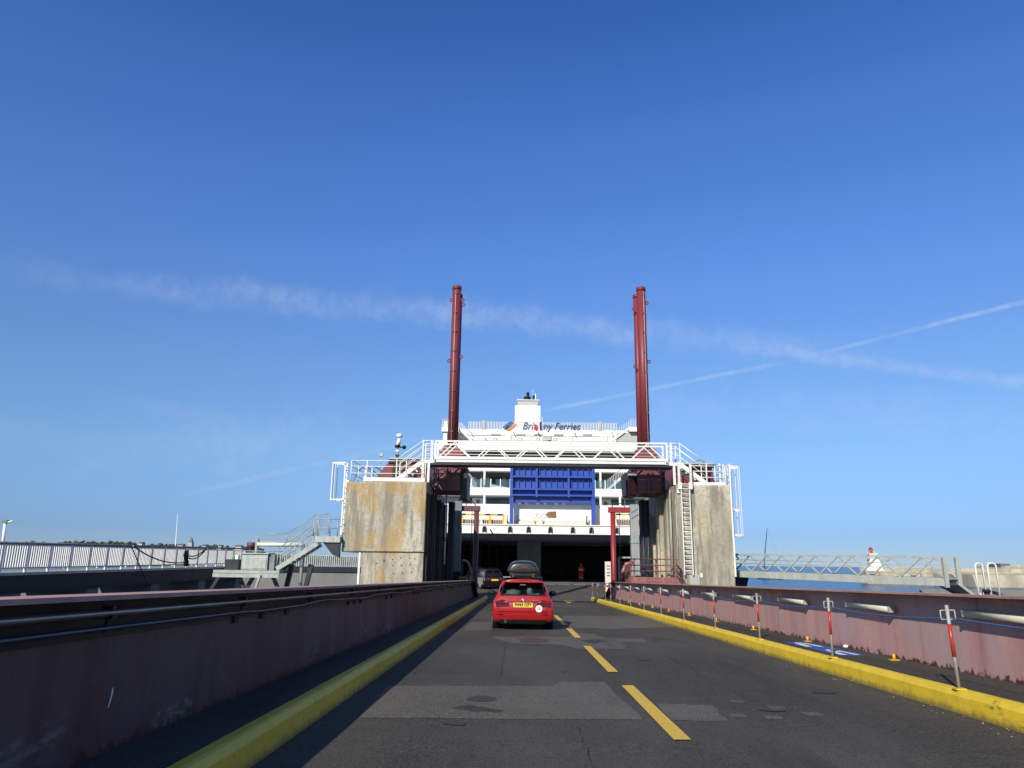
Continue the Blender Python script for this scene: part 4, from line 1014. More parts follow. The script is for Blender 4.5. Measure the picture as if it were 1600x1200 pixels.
# glass windows and doors on the recess walls
def win(x0, x1, y0, y1, Y, mat='window', nm='window'):
    a, b = at(x0, y1, Y), at(x1, y0, Y)
    fr = MB().box(a.x-.06, b.x+.06, Y-.05, Y-.004, a.z-.06, b.z+.06).build(nm, 'white', fy)
    MB().box(a.x, b.x, Y-.065, Y-.051, a.z, b.z).build('pane', mat, fr)
for x0, x1 in ((764, 785), (789.5, 797), (929, 934)): win(x0, x1, 744, 765, 87.4)
for x0, x1 in ((728, 742), (744, 755), (759, 770), (772, 783), (785, 796), (932, 944), (946, 957), (959, 970), (972, 984)): win(x0, x1, 714, 726, 91.5)
for x0, x1 in ((716, 752), (760, 796), (930, 937), (941, 975), (977, 992)): win(x0, x1, 776, 789, 80.5)
# round fan units
def fan(x, y, Y, r=.75):
    p = at(x, y, Y-.3)
    b = MB().box(p.x-r, p.x+r, Y-.35, Y-.004, p.z-r*.8, p.z+r*.9).build('fan_unit', 'ship_white', fy, bevel=.12)
    MB().tube([(p.x, Y-.40, p.z), (p.x, Y-.351, p.z)], r*.42, 14).build('fan_grille', 'ship_grey', b)
    MB().tube([(p.x, Y-.43, p.z), (p.x, Y-.401, p.z)], r*.16, 10).build('fan_hub', 'black', b)
for q in ((747, 748, 87.4), (944, 751, 87.4), (747, 784, 80.5, .65), (817, 786, 80.5, .6), (846, 786, 80.5, .6), (875, 786, 80.5, .6), (946, 787, 80.5, .65)): fan(*q)
# white stanchions through the recesses
for x, y0, y1, Y in ((756.5, 735, 763, 79), (938.5, 737, 766, 79), (756.5, 773, 789, 75), (938.5, 775, 790, 75), (969, 775, 790, 75)):
    a, b = at(x, y1, Y), at(x, y0, Y); MB().box(a.x-.1, a.x+.1, Y, Y+.2, a.z-.3, b.z+.3).build('stanchion', 'ship_white', fy)
# glass balustrade above bulwark B
zb_ = zp(763, 78)
for a_, b_ in ((706, 797), (930, 992)):
    x0, x1 = at(a_, 755, 78).x, at(b_, 755, 78).x; n = int((x1-x0)/.98)
    for k in range(n+1):
        x = x0+(x1-x0)*k/n; MB().box(x-.045, x+.045, 78.05, 78.15, zb_, zb_+.95).build('balustrade_post', 'ship_white', fy)
        if k < n: MB().box(x+.05, x+(x1-x0)/n-.05, 78.09, 78.11, zb_+.05, zb_+.9).build('balustrade_pane', 'glass', fy)
for x in (738, 762, 784, 795, 934, 947, 958, 968): 
    p = at(x, 740, 83); MB().blob((p.x, 83, zp(737.5, 83, x)-.0), (.14, .14, .2), 7, 5).build('deck_lamp', 'black', fy)
p = at(781, 762, 80); MB().add([(p.x-.9, 79.5, p.z-.3), (p.x+.9, 79.5, p.z-.3), (p.x+.9, 79.5, p.z-.05), (p.x-.3, 79.5, p.z+.2), (p.x-.9, 79.5, p.z+.3), (p.x-.9, 80.1, p.z-.3), (p.x+.9, 80.1, p.z-.3), (p.x+.9, 80.1, p.z-.05), (p.x-.3, 80.1, p.z+.2), (p.x-.9, 80.1, p.z+.3)],
                               [(0,1,2,3,4),(9,8,7,6,5),(0,5,6,1),(1,6,7,2),(2,7,8,3),(3,8,9,4),(4,9,5,0)]).build('covered_store', 'ship_white', fy)
# stairs
def ship_stair(p0, p1, Y, mat='ship_white', h=1.0, thick=.25):
    a, b = at(*p0, Y), at(*p1, Y); t = bpy.data.objects.new('ship_stair', None); COL.objects.link(t); t.parent = fy; t.location = Vector((a.x, Y, a.z))-wloc(fy)
    for dy in (0, .9): MB().bar((a.x, Y+dy, a.z), (b.x, Y+dy, b.z), .08, thick).build('stringer', mat, t)
    MB().tube([(a.x, Y, a.z+h), (b.x, Y, b.z+h)], .045, 6).build('handrail', 'ship_grey', t)
    n = 12
    for k in range(n+1):
        q = a.lerp(b, k/n); MB().box(q.x-.02, q.x+.02, Y-.02, Y+.02, q.z, q.z+h).build('baluster', mat, t)
    for k in range(n): q = a.lerp(b, (k+.5)/n); MB().box(q.x-.14, q.x+.14, Y+.04, Y+.86, q.z, q.z+.04).build('tread', 'ship_grey', t)
ship_stair((724, 744), (744, 768), 80.2); ship_stair((974, 744), (944, 770), 80.2)
ship_stair((717, 669), (737, 689), 93); ship_stair((985, 668), (952, 691), 93)
for (x0, x1, s) in ((690, 717, -1), (984, 1004, 1)):
    a, b = at(x0, 674, 92.5), at(x1, 667.5, 92.5)
    MB().box(a.x, b.x, 92.5, 95, a.z, b.z).build('stair_landing', 'ship_white', fy)
    MB().tube([(a.x, 92.6, b.z+1.05), (b.x, 92.6, b.z+1.05)], .05, 6).build('landing_rail', 'ship_grey', fy)
    x = a.x+.1; src = None
    while x < b.x:
        if src is None: src = MB().box(x-.02, x+.02, 92.58, 92.62, b.z, b.z+1.0).build('landing_baluster', 'ship_white', fy); s0x = x
        else: inst(src, fy, (x-s0x, 0, 0))
        x += .22
a, b = at(1000, 690, 93), at(962, 675, 94.9)
MB().box(b.x, sx1, 93.2, 94.9, at(970, 690, 93).z, at(970, 676, 93).z).build('stair_recess', 'ship_grey', fy)
a = at(692, 690, 92.8); MB().box(a.x, a.x+.5, 92.8, 94.9, a.z, at(692, 656, 92.8).z).build('corner_house', 'ship_white', fy)
# wall fittings under the top rail
for x0, x1 in ((767, 781), (806, 820), (834, 847), (865, 879), (910, 924)):
    a, b = at(x0, 679, 94.95), at(x1, 676.5, 94.95); MB().box(a.x, b.x, 94.75, 94.995, a.z, b.z).build('vent_cover', 'ship_white', fy)
for x0, x1, y0, y1 in ((770, 777, 684, 690), (787, 799, 680, 694), (810, 816, 684, 690), (837, 843, 684, 690), (864, 870, 684, 690), (882, 894, 681, 695), (937, 949, 681, 695)):
    a, b = at(x0, y1, 94.9), at(x1, y0, 94.9); dd = MB().box(a.x, b.x, 94.88, 94.996, a.z, b.z).build('deck_door' if y1 > 692 else 'wall_locker', 'ship_beige' if y1 > 692 else 'ship_grey', fy)
    MB().box(a.x+.12, b.x-.12, 94.85, 94.879, a.z+.15, b.z-.2).build('door_panel', 'ship_white', dd)
a, b = at(848, 694, 94.9), at(862, 684, 94.9)
for k in range(4): z = a.z+(b.z-a.z)*k/3; MB().box(a.x, b.x, 94.85, 94.99, z, z+.06).build('wall_rung', 'ship_grey', fy)
for x, y in ((736.5, 677), (803, 677), (841, 677), (898.5, 678), (957, 679), (759, 686)):
    p = at(x, y, 94.6); MB().bar((p.x-.06, 94.5, p.z+.12), (p.x+.12, 94.6, p.z-.2), .09, .09).build('wall_light', 'black', fy)
for y_ in (681, 697.5): z = zp(y_, 94.8); MB().box(sx0+2, sx1-2, 94.9, 94.995, z, z+.05).build('wall_pipe', 'ship_grey', fy)
# top railing with pale panels
zr0, zr1 = zT, zp(659.5, 95)
MB().box(sx0+3, sx1-2.6, 95.02, 95.1, zr1-.08, zr1).build('top_rail', 'ship_grey', fy)
x = sx0+3; src = None
while x < sx1-2.6:
    if src is None: src = MB().box(x-.035, x+.035, 95.03, 95.09, zr0, zr1-.08).build('top_baluster', 'ship_white', fy); s0x = x
    else: inst(src, fy, (x-s0x, 0, 0))
    x += .2
MB().box(sx0+3, sx1-2.6, 95.12, 95.14, zr0+.05, zr1-.12).build('wind_screen', 'glass', fy)
for x in (756, 937): p = at(x, 659, 95); MB().box(p.x-.2, p.x+.2, 94.9, 95.2, zr0, zr1+.14).build('rail_lamp', 'ship_grey', fy)
a, b = at(784.5, 671.5, 95), at(909, 661, 95)
MB().box(a.x, b.x, 94.97, 95.0, zr0, zr0+.12).build('sign_sill', 'ship_white', fy)
pc = at(861, 666.3, 94.9)
text('lettering', 'Brittany Ferries', 'letter', fy, 1.35, (pc.x, 94.9, pc.z), shear=.28, extrude=.03, width=7.55)
# three leaf emblem
def leaf(p, q, w, mat):
    a, b = at(*p, 94.9), at(*q, 94.9); n = 8; top, bot = [], []
    for k in range(n+1):
        t = k/n; s_ = t+(.12*math.sin(2*math.pi*t)); c = Vector((a.x+(b.x-a.x)*t, 0, a.z+(b.z-a.z)*(t*t*(3-2*t))))
        hw = w*(.35+.65*math.sin(math.pi*min(1, t*.8+.15))); top.append((c.x-.12, c.z+hw)); bot.append((c.x+.12, c.z-hw))
    MB().prism(top+bot[::-1], 'y', 94.86, 94.9).build('emblem_leaf', mat, fy)
leaf((786.5, 668.3), (801, 659.6), .20, 'logo_blue'); leaf((788.5, 670.6), (799.5, 664.6), .07, 'logo_green'); leaf((791, 671.4), (807, 663), .17, 'logo_orange')
# funnel
f0, f1 = at(804.3, 672, 106), at(844.3, 634, 106)
fn = MB().box(f0.x, f1.x, 106, 116, zT-.5, f1.z).build('funnel', 'ship_white', fy)
c0_, c1_ = at(808.3, 634, 106.3), at(842, 626, 106.3)
MB().prism([(c0_.x, f1.z+.002), (c1_.x-.2, f1.z+.002), (c1_.x, c1_.z), (c0_.x+.1, c1_.z)], 'y', 106.3, 115).build('funnel_cap', 'ship_grey', fn)
MB().box(c0_.x-.05, c1_.x+.12, 106.1, 115.2, c1_.z+.002, c1_.z+.1).build('cap_plate', 'ship_white', fn)
def pipe(xc, ytop, r, mat, Y=108, base=None):
    p = at(xc, ytop, Y); MB().tube([(p.x, Y, c1_.z+.1), (p.x, Y, p.z)], r, 12).build('exhaust_pipe', mat, fn)
pipe(823.8, 620.3, .52, 'black'); pipe(824.8, 613.5, .22, 'black'); pipe(834, 618, .17, 'black'); pipe(836.8, 615, .1, 'white'); pipe(837.2, 614, .05, 'black'); pipe(832.5, 608.5, .02, 'white')
# flag hanging at the stern
fl = thing('ensign', 'drooping dark and red flag on a white staff in front of the ship lettering', 'flag', (at(846.5, 690, 92).x, 92, zD))
a, b = at(846.8, 690, 92), at(847.4, 652, 92)
MB().tube([(a.x, 92, zD), (b.x, 92, b.z)], .04, 6).build('flagstaff', 'white', fl)
def hang(pts, mat, nm, yy=91.95):
    P = [at(x, y, yy) for x, y in pts]; n = len(P)
    MB().add([(p.x, yy+.06*math.sin(i*2.3), p.z) for i, p in enumerate(P)]+[(p.x, yy+.05+.06*math.sin(i*2.3), p.z) for i, p in enumerate(P)],
             [tuple(range(n)), tuple(range(2*n-1, n-1, -1))]+[(i, (i+1) % n, n+(i+1) % n, n+i) for i in range(n)]).build(nm, mat, fl)
hang([(843, 660), (846.6, 658), (846.7, 673), (843.5, 673), (842.5, 666)], 'flag_navy', 'navy_band')
hang([(840.5, 663.5), (843, 661), (842.8, 666), (843.8, 673), (841, 672)], 'sticker', 'white_band', 91.9)
hang([(833.5, 668), (837, 665.5), (840.5, 666), (841.2, 671), (838.5, 674), (834.5, 671)], 'flag_red', 'red_band', 91.85)

# ================================================================== LEFT SIDE: quay bridge, stairs, platform
XR = -19.5
zr_a, zr_b = wx(0, 893, XR), wx(330, 884, XR)
zt_a, zt_b = wx(0, 848, XR), wx(330, 856, XR)
def lin(y, A, B): return A.z+(B.z-A.z)*(y-A.y)/(B.y-A.y)
YA, YB = zr_a.y-3, zr_b.y+6
qb = thing('quay_bridge', 'long dark girder bridge with white balusters left of the ramp', 'bridge', (XR, YA, 0))
def railing(X, lab, pitch, mt='white'):
    t = thing('baluster_railing', lab, 'railing', (X, YA, lin(YA, zr_a, zr_b)))
    MB().tube([(X, YA, lin(YA, zt_a, zt_b)), (X, YB, lin(YB, zt_a, zt_b))], .05, 8).build('top_rail', 'galv_dark', t)
    for dzv in (.12, 1.0): MB().bar((X, YA, lin(YA, zr_a, zr_b)+dzv), (X, YB, lin(YB, zr_a, zr_b)+dzv), .03, .05).build('cross_rail', 'galv', t)
    n = int((YB-YA)/pitch); src = psrc = None
    for k in range(n):
        y = YA+.06+k*pitch; z0 = lin(y, zr_a, zr_b)
        if k % 10 == 0:
            if psrc is None: psrc = MB().box(X-.03, X+.03, y-.05, y+.05, z0-.05, z0+1.08).build('rail_post', 'white', t); py, pz = y, z0
            else: inst(psrc, t, (0, y-py, z0-pz))
        else:
            if src is None: src = MB().box(X-.02, X+.02, y-.034, y+.034, z0+.1, z0+1.02).build('baluster', mt, t); sy, sz = y, z0
            else: inst(src, t, (0, y-sy, z0-sz))
    return t
railing(XR, 'near white baluster railing of the bridge left of the ramp', .145)
railing(XR-2.8, 'rear white baluster railing of the bridge left of the ramp', .29, 'galv')
def gpoly(x0, x1, zo0, zo1, name, mat, par, y0=YA, y1=YB):
    a, b = lin(y0, zr_a, zr_b), lin(y1, zr_a, zr_b)
    MB().add([(x0,y0,a+zo0),(x1,y0,a+zo0),(x1,y1,b+zo0),(x0,y1,b+zo0),(x0,y0,a+zo1),(x1,y0,a+zo1),(x1,y1,b+zo1),(x0,y1,b+zo1)],
             [(0,3,2,1),(4,5,6,7),(0,1,5,4),(1,2,6,5),(2,3,7,6),(3,0,4,7)]).build(name, mat, par)
gpoly(XR-3, XR+.12, -.16, -.05, 'edge_plate', 'galv', qb)
gpoly(XR-.1, XR+.05, -.78, -.162, 'girder', 'girder_dark', qb); gpoly(XR-3, XR-2.85, -.78, -.162, 'girder', 'girder_dark', qb)
gpoly(XR-.14, XR+.14, -.84, -.782, 'bottom_flange', 'girder_dark', qb)
for k in range(5): y = YA+3+k*6; gpoly(XR-3, XR, -3.9, -.85, 'pile_cap', 'quaywall', qb, y, y+.9)
# quay behind
MB().box(-90, -27, -20, 130, SEA-1, .35).build('quay_left', 'quaywall', kind='structure')
qa = at(470, 884, 72)
MB().box(-40, -8.5, 72, 84, SEA-1, qa.z-.05).build('quay_far', 'quaywall', kind='structure')
MB().box(-40, -8.5, 71.85, 72, qa.z-.55, qa.z-.06).build('quay_fender', 'girder_dark', label='dark horizontal fender along the far quay edge behind the stairs', cat='fender')
fr = thing('baluster_railing', 'far pale baluster railing on the quay behind the left pier', 'railing', (-17, 72.3, qa.z))
z0 = qa.z; x = -34; src = None
MB().box(-34, -8.6, 72.27, 72.33, z0+.95, z0+1.02).build('top_rail', 'galv', fr)
while x < -8.6:
    if src is None: src = MB().box(x-.05, x+.05, 72.28, 72.32, z0-.05, z0+.96).build('baluster', 'galv', fr); s0x = x
    else: inst(src, fr, (x-s0x, 0, 0))
    x += .2
# grey platform with cabinet
PY = 37.0
pa, pb = at(333, 895, PY), at(436, 897, PY); pz = at(385, 891, PY).z
pf = thing('access_platform', 'grey steel access platform on dark braces beside the left pier', 'platform', (pa.x, PY, pz))
MB().box(pa.x, pb.x, PY, PY+2.4, pz-.14, pz).build('deck', 'galv', pf)
MB().box(pa.x, pb.x, PY-.06, PY-.002, pz-.34, pz-.16).build('edge_beam', 'galv', pf)
for x, y1_ in ((345, 0), (372, 1), (398, 0), (425, 1)):
    a = at(x, 900, PY+.6); s = 1 if y1_ else -1
    MB().bar((a.x, PY+.6, pz-.2), (a.x+s*.9, PY+.6, pz-1.9), .18, .16).build('brace', 'dark_steel', pf)
for x in (440, 470): a = at(x, 898, PY+1.4); MB().bar((a.x+.5, PY+1.4, pz+.3), (a.x-.2, PY+1.4, pz-3.6), .22, .2).build('brace', 'dark_steel', pf)
MB().bar((at(407, 898, PY-.05).x, PY-.1, pz-.2), (at(398, 915, PY).x, PY-.1, pz-1.2), .12, .1).build('brace', 'galv', pf)
rail_run(pf, [(pa.x, PY+2.3, pz), (pb.x-.6, PY+2.3, pz)], (.5, .95), [(pa.x+k*1.05, PY+2.3, pz) for k in range(4)], 'galv')
ca, cb = at(376, 889, PY+.4), at(419, 866, PY+.4)
cbx = thing('switch_cabinet', 'pale grey switch cabinet with a dark side on the access platform', 'cabinet', (ca.x, PY+.4, pz))
MB().box(ca.x, cb.x, PY+.4, PY+1.3, pz+.02, cb.z).build('body', 'galv', cbx, bevel=.02)
MB().box(ca.x+.06, cb.x-.06, PY+.37, PY+.399, pz+.1, cb.z-.16).build('door', 'galv', cbx)
MB().box(ca.x-.05, cb.x+.05, PY+.33, PY+1.35, cb.z+.002, cb.z+.06).build('lid', 'galv', cbx)
MB().box(cb.x+.06, cb.x+.32, PY+.5, PY+1.2, pz+.02, cb.z+.0).build('side_unit', 'galv_dark', cbx)
da, db = at(351, 882, PY+.5), at(373, 874, PY+.5)
vb = thing('valve_block', 'dark valve block with green and white fittings left of the cabinet', 'valve block', (da.x, PY+.5, pz))
MB().box(da.x, db.x, PY+.5, PY+1, pz+.01, db.z).build('body', 'dark_steel', vb)
MB().box(da.x+.35, da.x+.5, PY+.45, PY+.7, db.z+.002, db.z+.15).build('green_fitting', 'logo_green', vb)
MB().box(db.x-.22, db.x-.02, PY+.45, PY+.7, db.z+.002, db.z+.2).build('white_fitting', 'white', vb)
# stair up to the landing
SY = 37.6
st = thing('access_stair', 'grey steel stair rising from the platform to the left pier', 'stair', (at(432, 888, SY).x, SY, pz))
a, b = at(432, 889, SY), at(490, 850, SY)
for dy in (0, .9): MB().bar((a.x, SY+dy, a.z), (b.x+.15, SY+dy, b.z), .06, .22).build('stringer', 'galv', st)
for k in range(8):
    q = a.lerp(b, (k+.5)/8); MB().box(q.x-.14, q.x+.14, SY+.03, SY+.87, q.z-.02, q.z+.03).build('tread', 'galv', st)
for dy in (0, .9):
    for h in (.55, 1.0): MB().tube([(a.x, SY+dy, a.z+h), (b.x, SY+dy, b.z+h)], .022, 6).build('handrail', 'galv', st)
    for k in range(4): q = a.lerp(b, k/3); MB().tube([(q.x, SY+dy, q.z), (q.x, SY+dy, q.z+1)], .022, 6).build('rail_post', 'galv', st)
la, lb = at(488, 847, SY), at(532, 838, SY)
MB().box(la.x, -8.95, SY, SY+1.2, la.z, lb.z).build('landing', 'galv', st)
MB().prism([(la.x+.5, la.z-.002), (-8.95, la.z-.002), (-8.95, la.z-.75), (-9.3, la.z-.6)], 'y', SY+.1, SY+.3).build('landing_bracket', 'dark_steel', st)
rail_run(st, [(la.x, SY, lb.z), (-9.0, SY, lb.z)], (.4, .85), [(la.x+.02, SY, lb.z), (la.x+.25, SY, lb.z), (la.x+.85, SY, lb.z), (-9.1, SY, lb.z)], 'galv')
# mesh guard of the rear stair
mg = thing('mesh_guard', 'fine grey mesh guard panels behind the left access stair', 'mesh guard', (at(405, 850, 40).x, 40, 1.5))
top = [(405, 834), (448, 834), (496, 803), (514, 803)]; bot = [(405, 848), (448, 848), (496, 833), (514, 833)]
T_ = [at(x, y, 40) for x, y in top]; B_ = [at(x, y, 40) for x, y in bot]
for seq in (T_, B_):
    for a, b in zip(seq, seq[1:]): MB().tube([a, b], .022, 6).build('frame_bar', 'galv', mg)
for a, b in zip(T_, B_): MB().tube([a, b], .025, 6).build('frame_post', 'galv', mg)
for i in range(3):
    wm = MB()
    for k in range(1, 12): t = k/12; wm.tube([T_[i].lerp(T_[i+1], t), B_[i].lerp(B_[i+1], t)], .006, 4, False)
    for k in range(1, 6): t = k/6; wm.tube([T_[i].lerp(B_[i], t), T_[i+1].lerp(B_[i+1], t)], .006, 4, False)
    wm.build('wire_panel', 'galv', mg)
wp = thing('white_pipe', 'thick white horizontal pipe behind the left access stair', 'pipe', at(405, 850, 42))
a, b = at(403, 850, 42), at(474, 851, 42)
MB().tube([a, b], .13, 12).build('pipe', 'white', wp); MB().box(a.x-.12, a.x+.0, 41.9, 42.1, pz-.2, at(403, 842, 42).z).build('pipe_post', 'galv', wp)
MB().tube([(b.x, 42, b.z), (b.x, 42, pz-3)], .1, 8).build('pipe_leg', 'galv_dark', wp)
# hanging hoses on the quay bridge rail
def sag(p, q, d, n=10): p, q = Vector(p), Vector(q); return [p.lerp(q, k/n)-Vector((0, 0, d*4*(k/n)*(1-k/n))) for k in range(n+1)]
hz = thing('hanging_hose', 'black hose sagging along the bridge railing to a dark coupling', 'hose', wx(206, 854, XR+.2))
for p, q, d in (((208, 853), (287, 879), .28), ((293, 868), (322, 857), .2), ((293, 871), (322, 858), .28)):
    MB().tube(sag(wx(*p, XR+.15), wx(*q, XR+.15), d), .035, 6).build('hose', 'blacktube', hz)
MB().tube([wx(205, 853, XR+.16), wx(219, 886, XR+.16), wx(230, 912, XR+.25)], .028, 6).build('hose', 'blacktube', hz)
cpt = [wx(291, y, XR+.18) for y in (860, 868, 874, 884)]
MB().tube(cpt, [.10, .16, .12, .16], 8).build('coupling', 'blacktube', hz)
lp = thing('camera_pole', 'leaning white pole with small camera above the left bridge railing', 'pole', wx(2, 850, XR-4))
MB().tube([wx(2, 868, XR-4), wx(8, 818, XR-4)], .065, 8).build('pole', 'white', lp)
q = wx(8.5, 817, XR-4); MB().box(q.x-.14, q.x+.1, q.y-.08, q.y+.08, q.z-.02, q.z+.13).build('camera', 'galv_dark', lp)
MB().tube([(q.x, q.y, q.z), (q.x+.35, q.y, q.z+.1)], .04, 6).build('arm', 'white', lp)
q = at(392, 862, 60); mv = thing('vent_funnel', 'small dark red ventilator on the quay behind the cabinet', 'ventilator', (q.x, 60, q.z-1))
MB().tube([(q.x, 60, q.z-1.5), (q.x, 60, q.z+.3)], .3, 10).build('stem', 'dark_steel', mv); MB().tube([(q.x, 60, q.z+.3), (q.x, 60, q.z+.72)], .36, 10).build('head', 'maroon_dull', mv)
MB().ring((q.x+.42, 60, q.z+.5), .2, .04).build('handle', 'black', mv)
a, b = at(273, 870, 330), at(277.5, 803, 330)
sm2 = thing('sail_mast', 'thin bare white mast rising behind the left bridge railing', 'mast', a)
MB().tube([(a.x, 330, SEA), a, b], [.28, .22, .1], 6).build('mast', 'white', sm2)
MB().bar((a.x, 330, a.z+4), (a.x-2.5, 330, a.z+4.2), .12).build('boom', 'white', sm2)

# red brown details at the seaward ends of the walls
def arm(pts, Y, lab, mat='pink_rail', r=.07):
    t = thing('pivot_arm', lab, 'pivot arm', at(*pts[0], Y)); MB().tube([at(x, y, Y) for x, y in pts], r, 8).build('arm', mat, t); return t
t = arm([(739, 908), (735, 888), (731, 878), (726, 875.5), (722, 876)], 48.8, 'curved pink arm at the seaward end of the left wall')
MB().tube([at(722, 876, 48.8), at(722, 908, 48.8)], .05, 6).build('dark_leg', 'dark_steel', t)
a, b = at(730, 906, 48.9), at(735, 892, 48.9); MB().box(a.x, b.x, 48.9, 49.2, a.z-.3, b.z).build('maroon_block', 'maroon', t)
ys_ = thing('yellow_stand', 'small orange two legged stand on the end of the left wall', 'stand', at(722, 905, 47.5))
a, b = at(717, 902, 47.5), at(728, 901, 47.5); zg = dz(47.5)+1.3
MB().box(a.x, b.x, 47.45, 47.6, a.z-.05, a.z+.05).build('top_bar', 'orange', ys_)
for x in (a.x+.1, b.x-.1): MB().box(x-.04, x+.04, 47.45, 47.6, zg-.3, a.z-.05).build('leg', 'orange', ys_)
t = arm([(970, 908), (974, 890), (978, 881), (984, 879), (990, 879)], 48.5, 'curved pink arm beside the red brown platform on the right', r=.1)
MB().bar(at(980, 905, 48.4), at(983, 893, 48.4), .3, .2, (0, 1, 0)).build('arm_block', 'pink_rail', t)
# red brown railed platform
def ap(x, y): return at(x, y, 44.0-(x-985)/73*6.7)
pl = thing('railed_platform', 'red brown platform with railings behind the end of the right wall', 'platform', ap(986, 908))
for (ya_, yb_2, nm) in ((901.5, 909, 'base_beam'), (909.3, 913, 'lower_flange')):
    q = [ap(985, yb_2), ap(1059, yb_2+.8), ap(1059, ya_+.8), ap(985, ya_)]; o_ = Vector((.25, .12, 0))
    MB().add(q+[v+o_ for v in q], [(0,1,2,3),(7,6,5,4),(0,4,5,1),(1,5,6,2),(2,6,7,3),(3,7,4,0)]).build(nm, 'pink_rail', pl)
for y_ in (873.3, 883, 892): MB().tube([ap(985, y_), ap(1058, y_+.8)], .035, 6).build('rail', 'rust_rail', pl)
for x in (986, 991, 1025, 1058): MB().bar(ap(x, 873.3), ap(x, 909), .075, .075).build('rail_post', 'rust_rail', pl)
e0 = at(1066, 893, 36.2)
for y_ in (883, 892, 900): MB().tube([ap(1058, y_), (e0.x, e0.y, at(1066, y_+10, 36.2).z)], .03, 6).build('end_rail', 'dark_rib', pl)
MB().tube([e0, (e0.x, e0.y, e0.z-.75)], .035, 6).build('rail_post', 'dark_rib', pl)
c = ap(985.5, 905); MB().tube([(c.x-.02, c.y-.12, c.z), (c.x, c.y-.03, c.z)], .16, 12).build('wheel', 'maroon_dull', pl)
a, b = at(967, 871, 52), at(985, 874, 52); gb = thing('grey_rail', 'short pale grey rail beside the red goal post', 'railing', a)
MB().bar(a, (b.x, 52, a.z), .05, .12).build('rail', 'galv', gb); MB().bar((a.x, 52, a.z), (a.x, 52, -1), .12, .12).build('post', 'galv', gb)
MB().box(a.x+.2, b.x+.2, 52.4, 52.6, -1, a.z-.25).build('dark_panel', 'maroon_dull', gb)
# notice board
ba, bb = at(946, 925, 52.6), at(954.2, 877.5, 52.6)
nb_ = thing('notice_board', 'tall narrow white notice board at the end of the linkspan', 'notice board', (ba.x, 52.6, ba.z))
MB().box(ba.x, bb.x, 52.6, 52.68, ba.z, bb.z).build('panel', 'board', nb_)
for y_ in (884, 889, 894.5, 899): p = at(950.5, y_, 52.58); MB().box(ba.x+.12, bb.x-.06, 52.588, 52.599, p.z-.05, p.z+.03).build('print_line', 'galv_dark', nb_)
p = at(950, 913.5, 52.59); MB().box(ba.x+.02, bb.x-.02, 52.585, 52.599, p.z-.14, p.z+.1).build('dark_strip', 'black', nb_); MB().blob((ba.x+.12, 52.58, p.z), (.07, .012, .07), 8, 6).build('round_mark', 'sticker', nb_)

# ================================================================== RIGHT SIDE
gA, gB = at(1127, 902, 40), at(1480, 918, 31.5)
gd = (gB-gA); gdn = Vector((gd.x, gd.y, 0)).normalized(); gper = Vector((-gdn.y, gdn.x, 0))
if gper.y < 0: gper = -gper
gw = thing('gangway', 'pale aluminium truss gangway from the right pier down to the quay', 'gangway', gA)
hA, hB = at(1127, 866, 40).z-gA.z, at(1480, 871, 31.5).z-gB.z
nP = 6
for side in (0, 1.3):
    o = gper*side
    P = [gA+gd*(k/nP)+o for k in range(nP+1)]; Tt = [p+Vector((0, 0, hA+(hB-hA)*k/nP)) for k, p in enumerate(P)]
    MB().bar(P[0]+Vector((0, 0, .2)), P[-1]+Vector((0, 0, .2)), .1, .30).build('bottom_chord', 'alu', gw)
    MB().bar(Tt[0], Tt[-1], .09, .09).build('top_chord', 'alu', gw)
    for h in (.62, .92): MB().tube([P[0]+Vector((0, 0, h*hA)), P[-1]+Vector((0, 0, h*hB))] if h < .9 else [P[0]+Vector((0, 0, .78*hA)), P[-1]+Vector((0, 0, .78*hB))], .02, 6).build('mid_rail', 'alu', gw)
    MB().bar(P[0], Tt[0], .1, .1).build('end_post', 'alu', gw); MB().bar(P[-1], Tt[-1], .16, .14).build('end_post', 'alu', gw)
    for k in range(nP):
        m_ = (Tt[k]+Tt[k+1])/2
        MB().bar(P[k]+Vector((0, 0, .35)), m_-Vector((0,0,.03)), .07, .06, (0, 0, 1)).build('diagonal', 'alu', gw)
        MB().bar(m_-Vector((0,0,.03)), P[k+1]+Vector((0, 0, .35)), .07, .06, (0, 0, 1)).build('diagonal', 'alu', gw)
P0, P1 = gA+gper*.06+Vector((0, 0, .37)), gB+gper*.06+Vector((0, 0, .37)); w_ = gper*1.18
MB().add([P0, P1, P1+w_, P0+w_]+[q-Vector((0, 0, .06)) for q in (P0, P1, P1+w_, P0+w_)], [(0,1,2,3),(7,6,5,4),(0,4,5,1),(1,5,6,2),(2,6,7,3),(3,7,4,0)]).build('walk_deck', 'alu', gw)
brk = at(1118, 905, 39.5); MB().box(brk.x-.25, brk.x+.05, 38.6, 39.6, SEA, brk.z+.25).build('bearing_bracket', 'galv', gw)
MB().add([(brk.x+.1, 39, brk.z-.1), (brk.x+1.9, 40, brk.z+.15), (brk.x+1.6, 40, brk.z-.9), (brk.x+.1, 39, brk.z-.7), (brk.x+.1, 40.5, brk.z-.1), (brk.x+1.9, 41.5, brk.z+.15), (brk.x+1.6, 41.5, brk.z-.9), (brk.x+.1, 40.5, brk.z-.7)],
         [(0,1,2,3),(7,6,5,4),(0,4,5,1),(1,5,6,2),(2,6,7,3),(3,7,4,0)]).build('bearing_plate', 'dark_steel', gw)
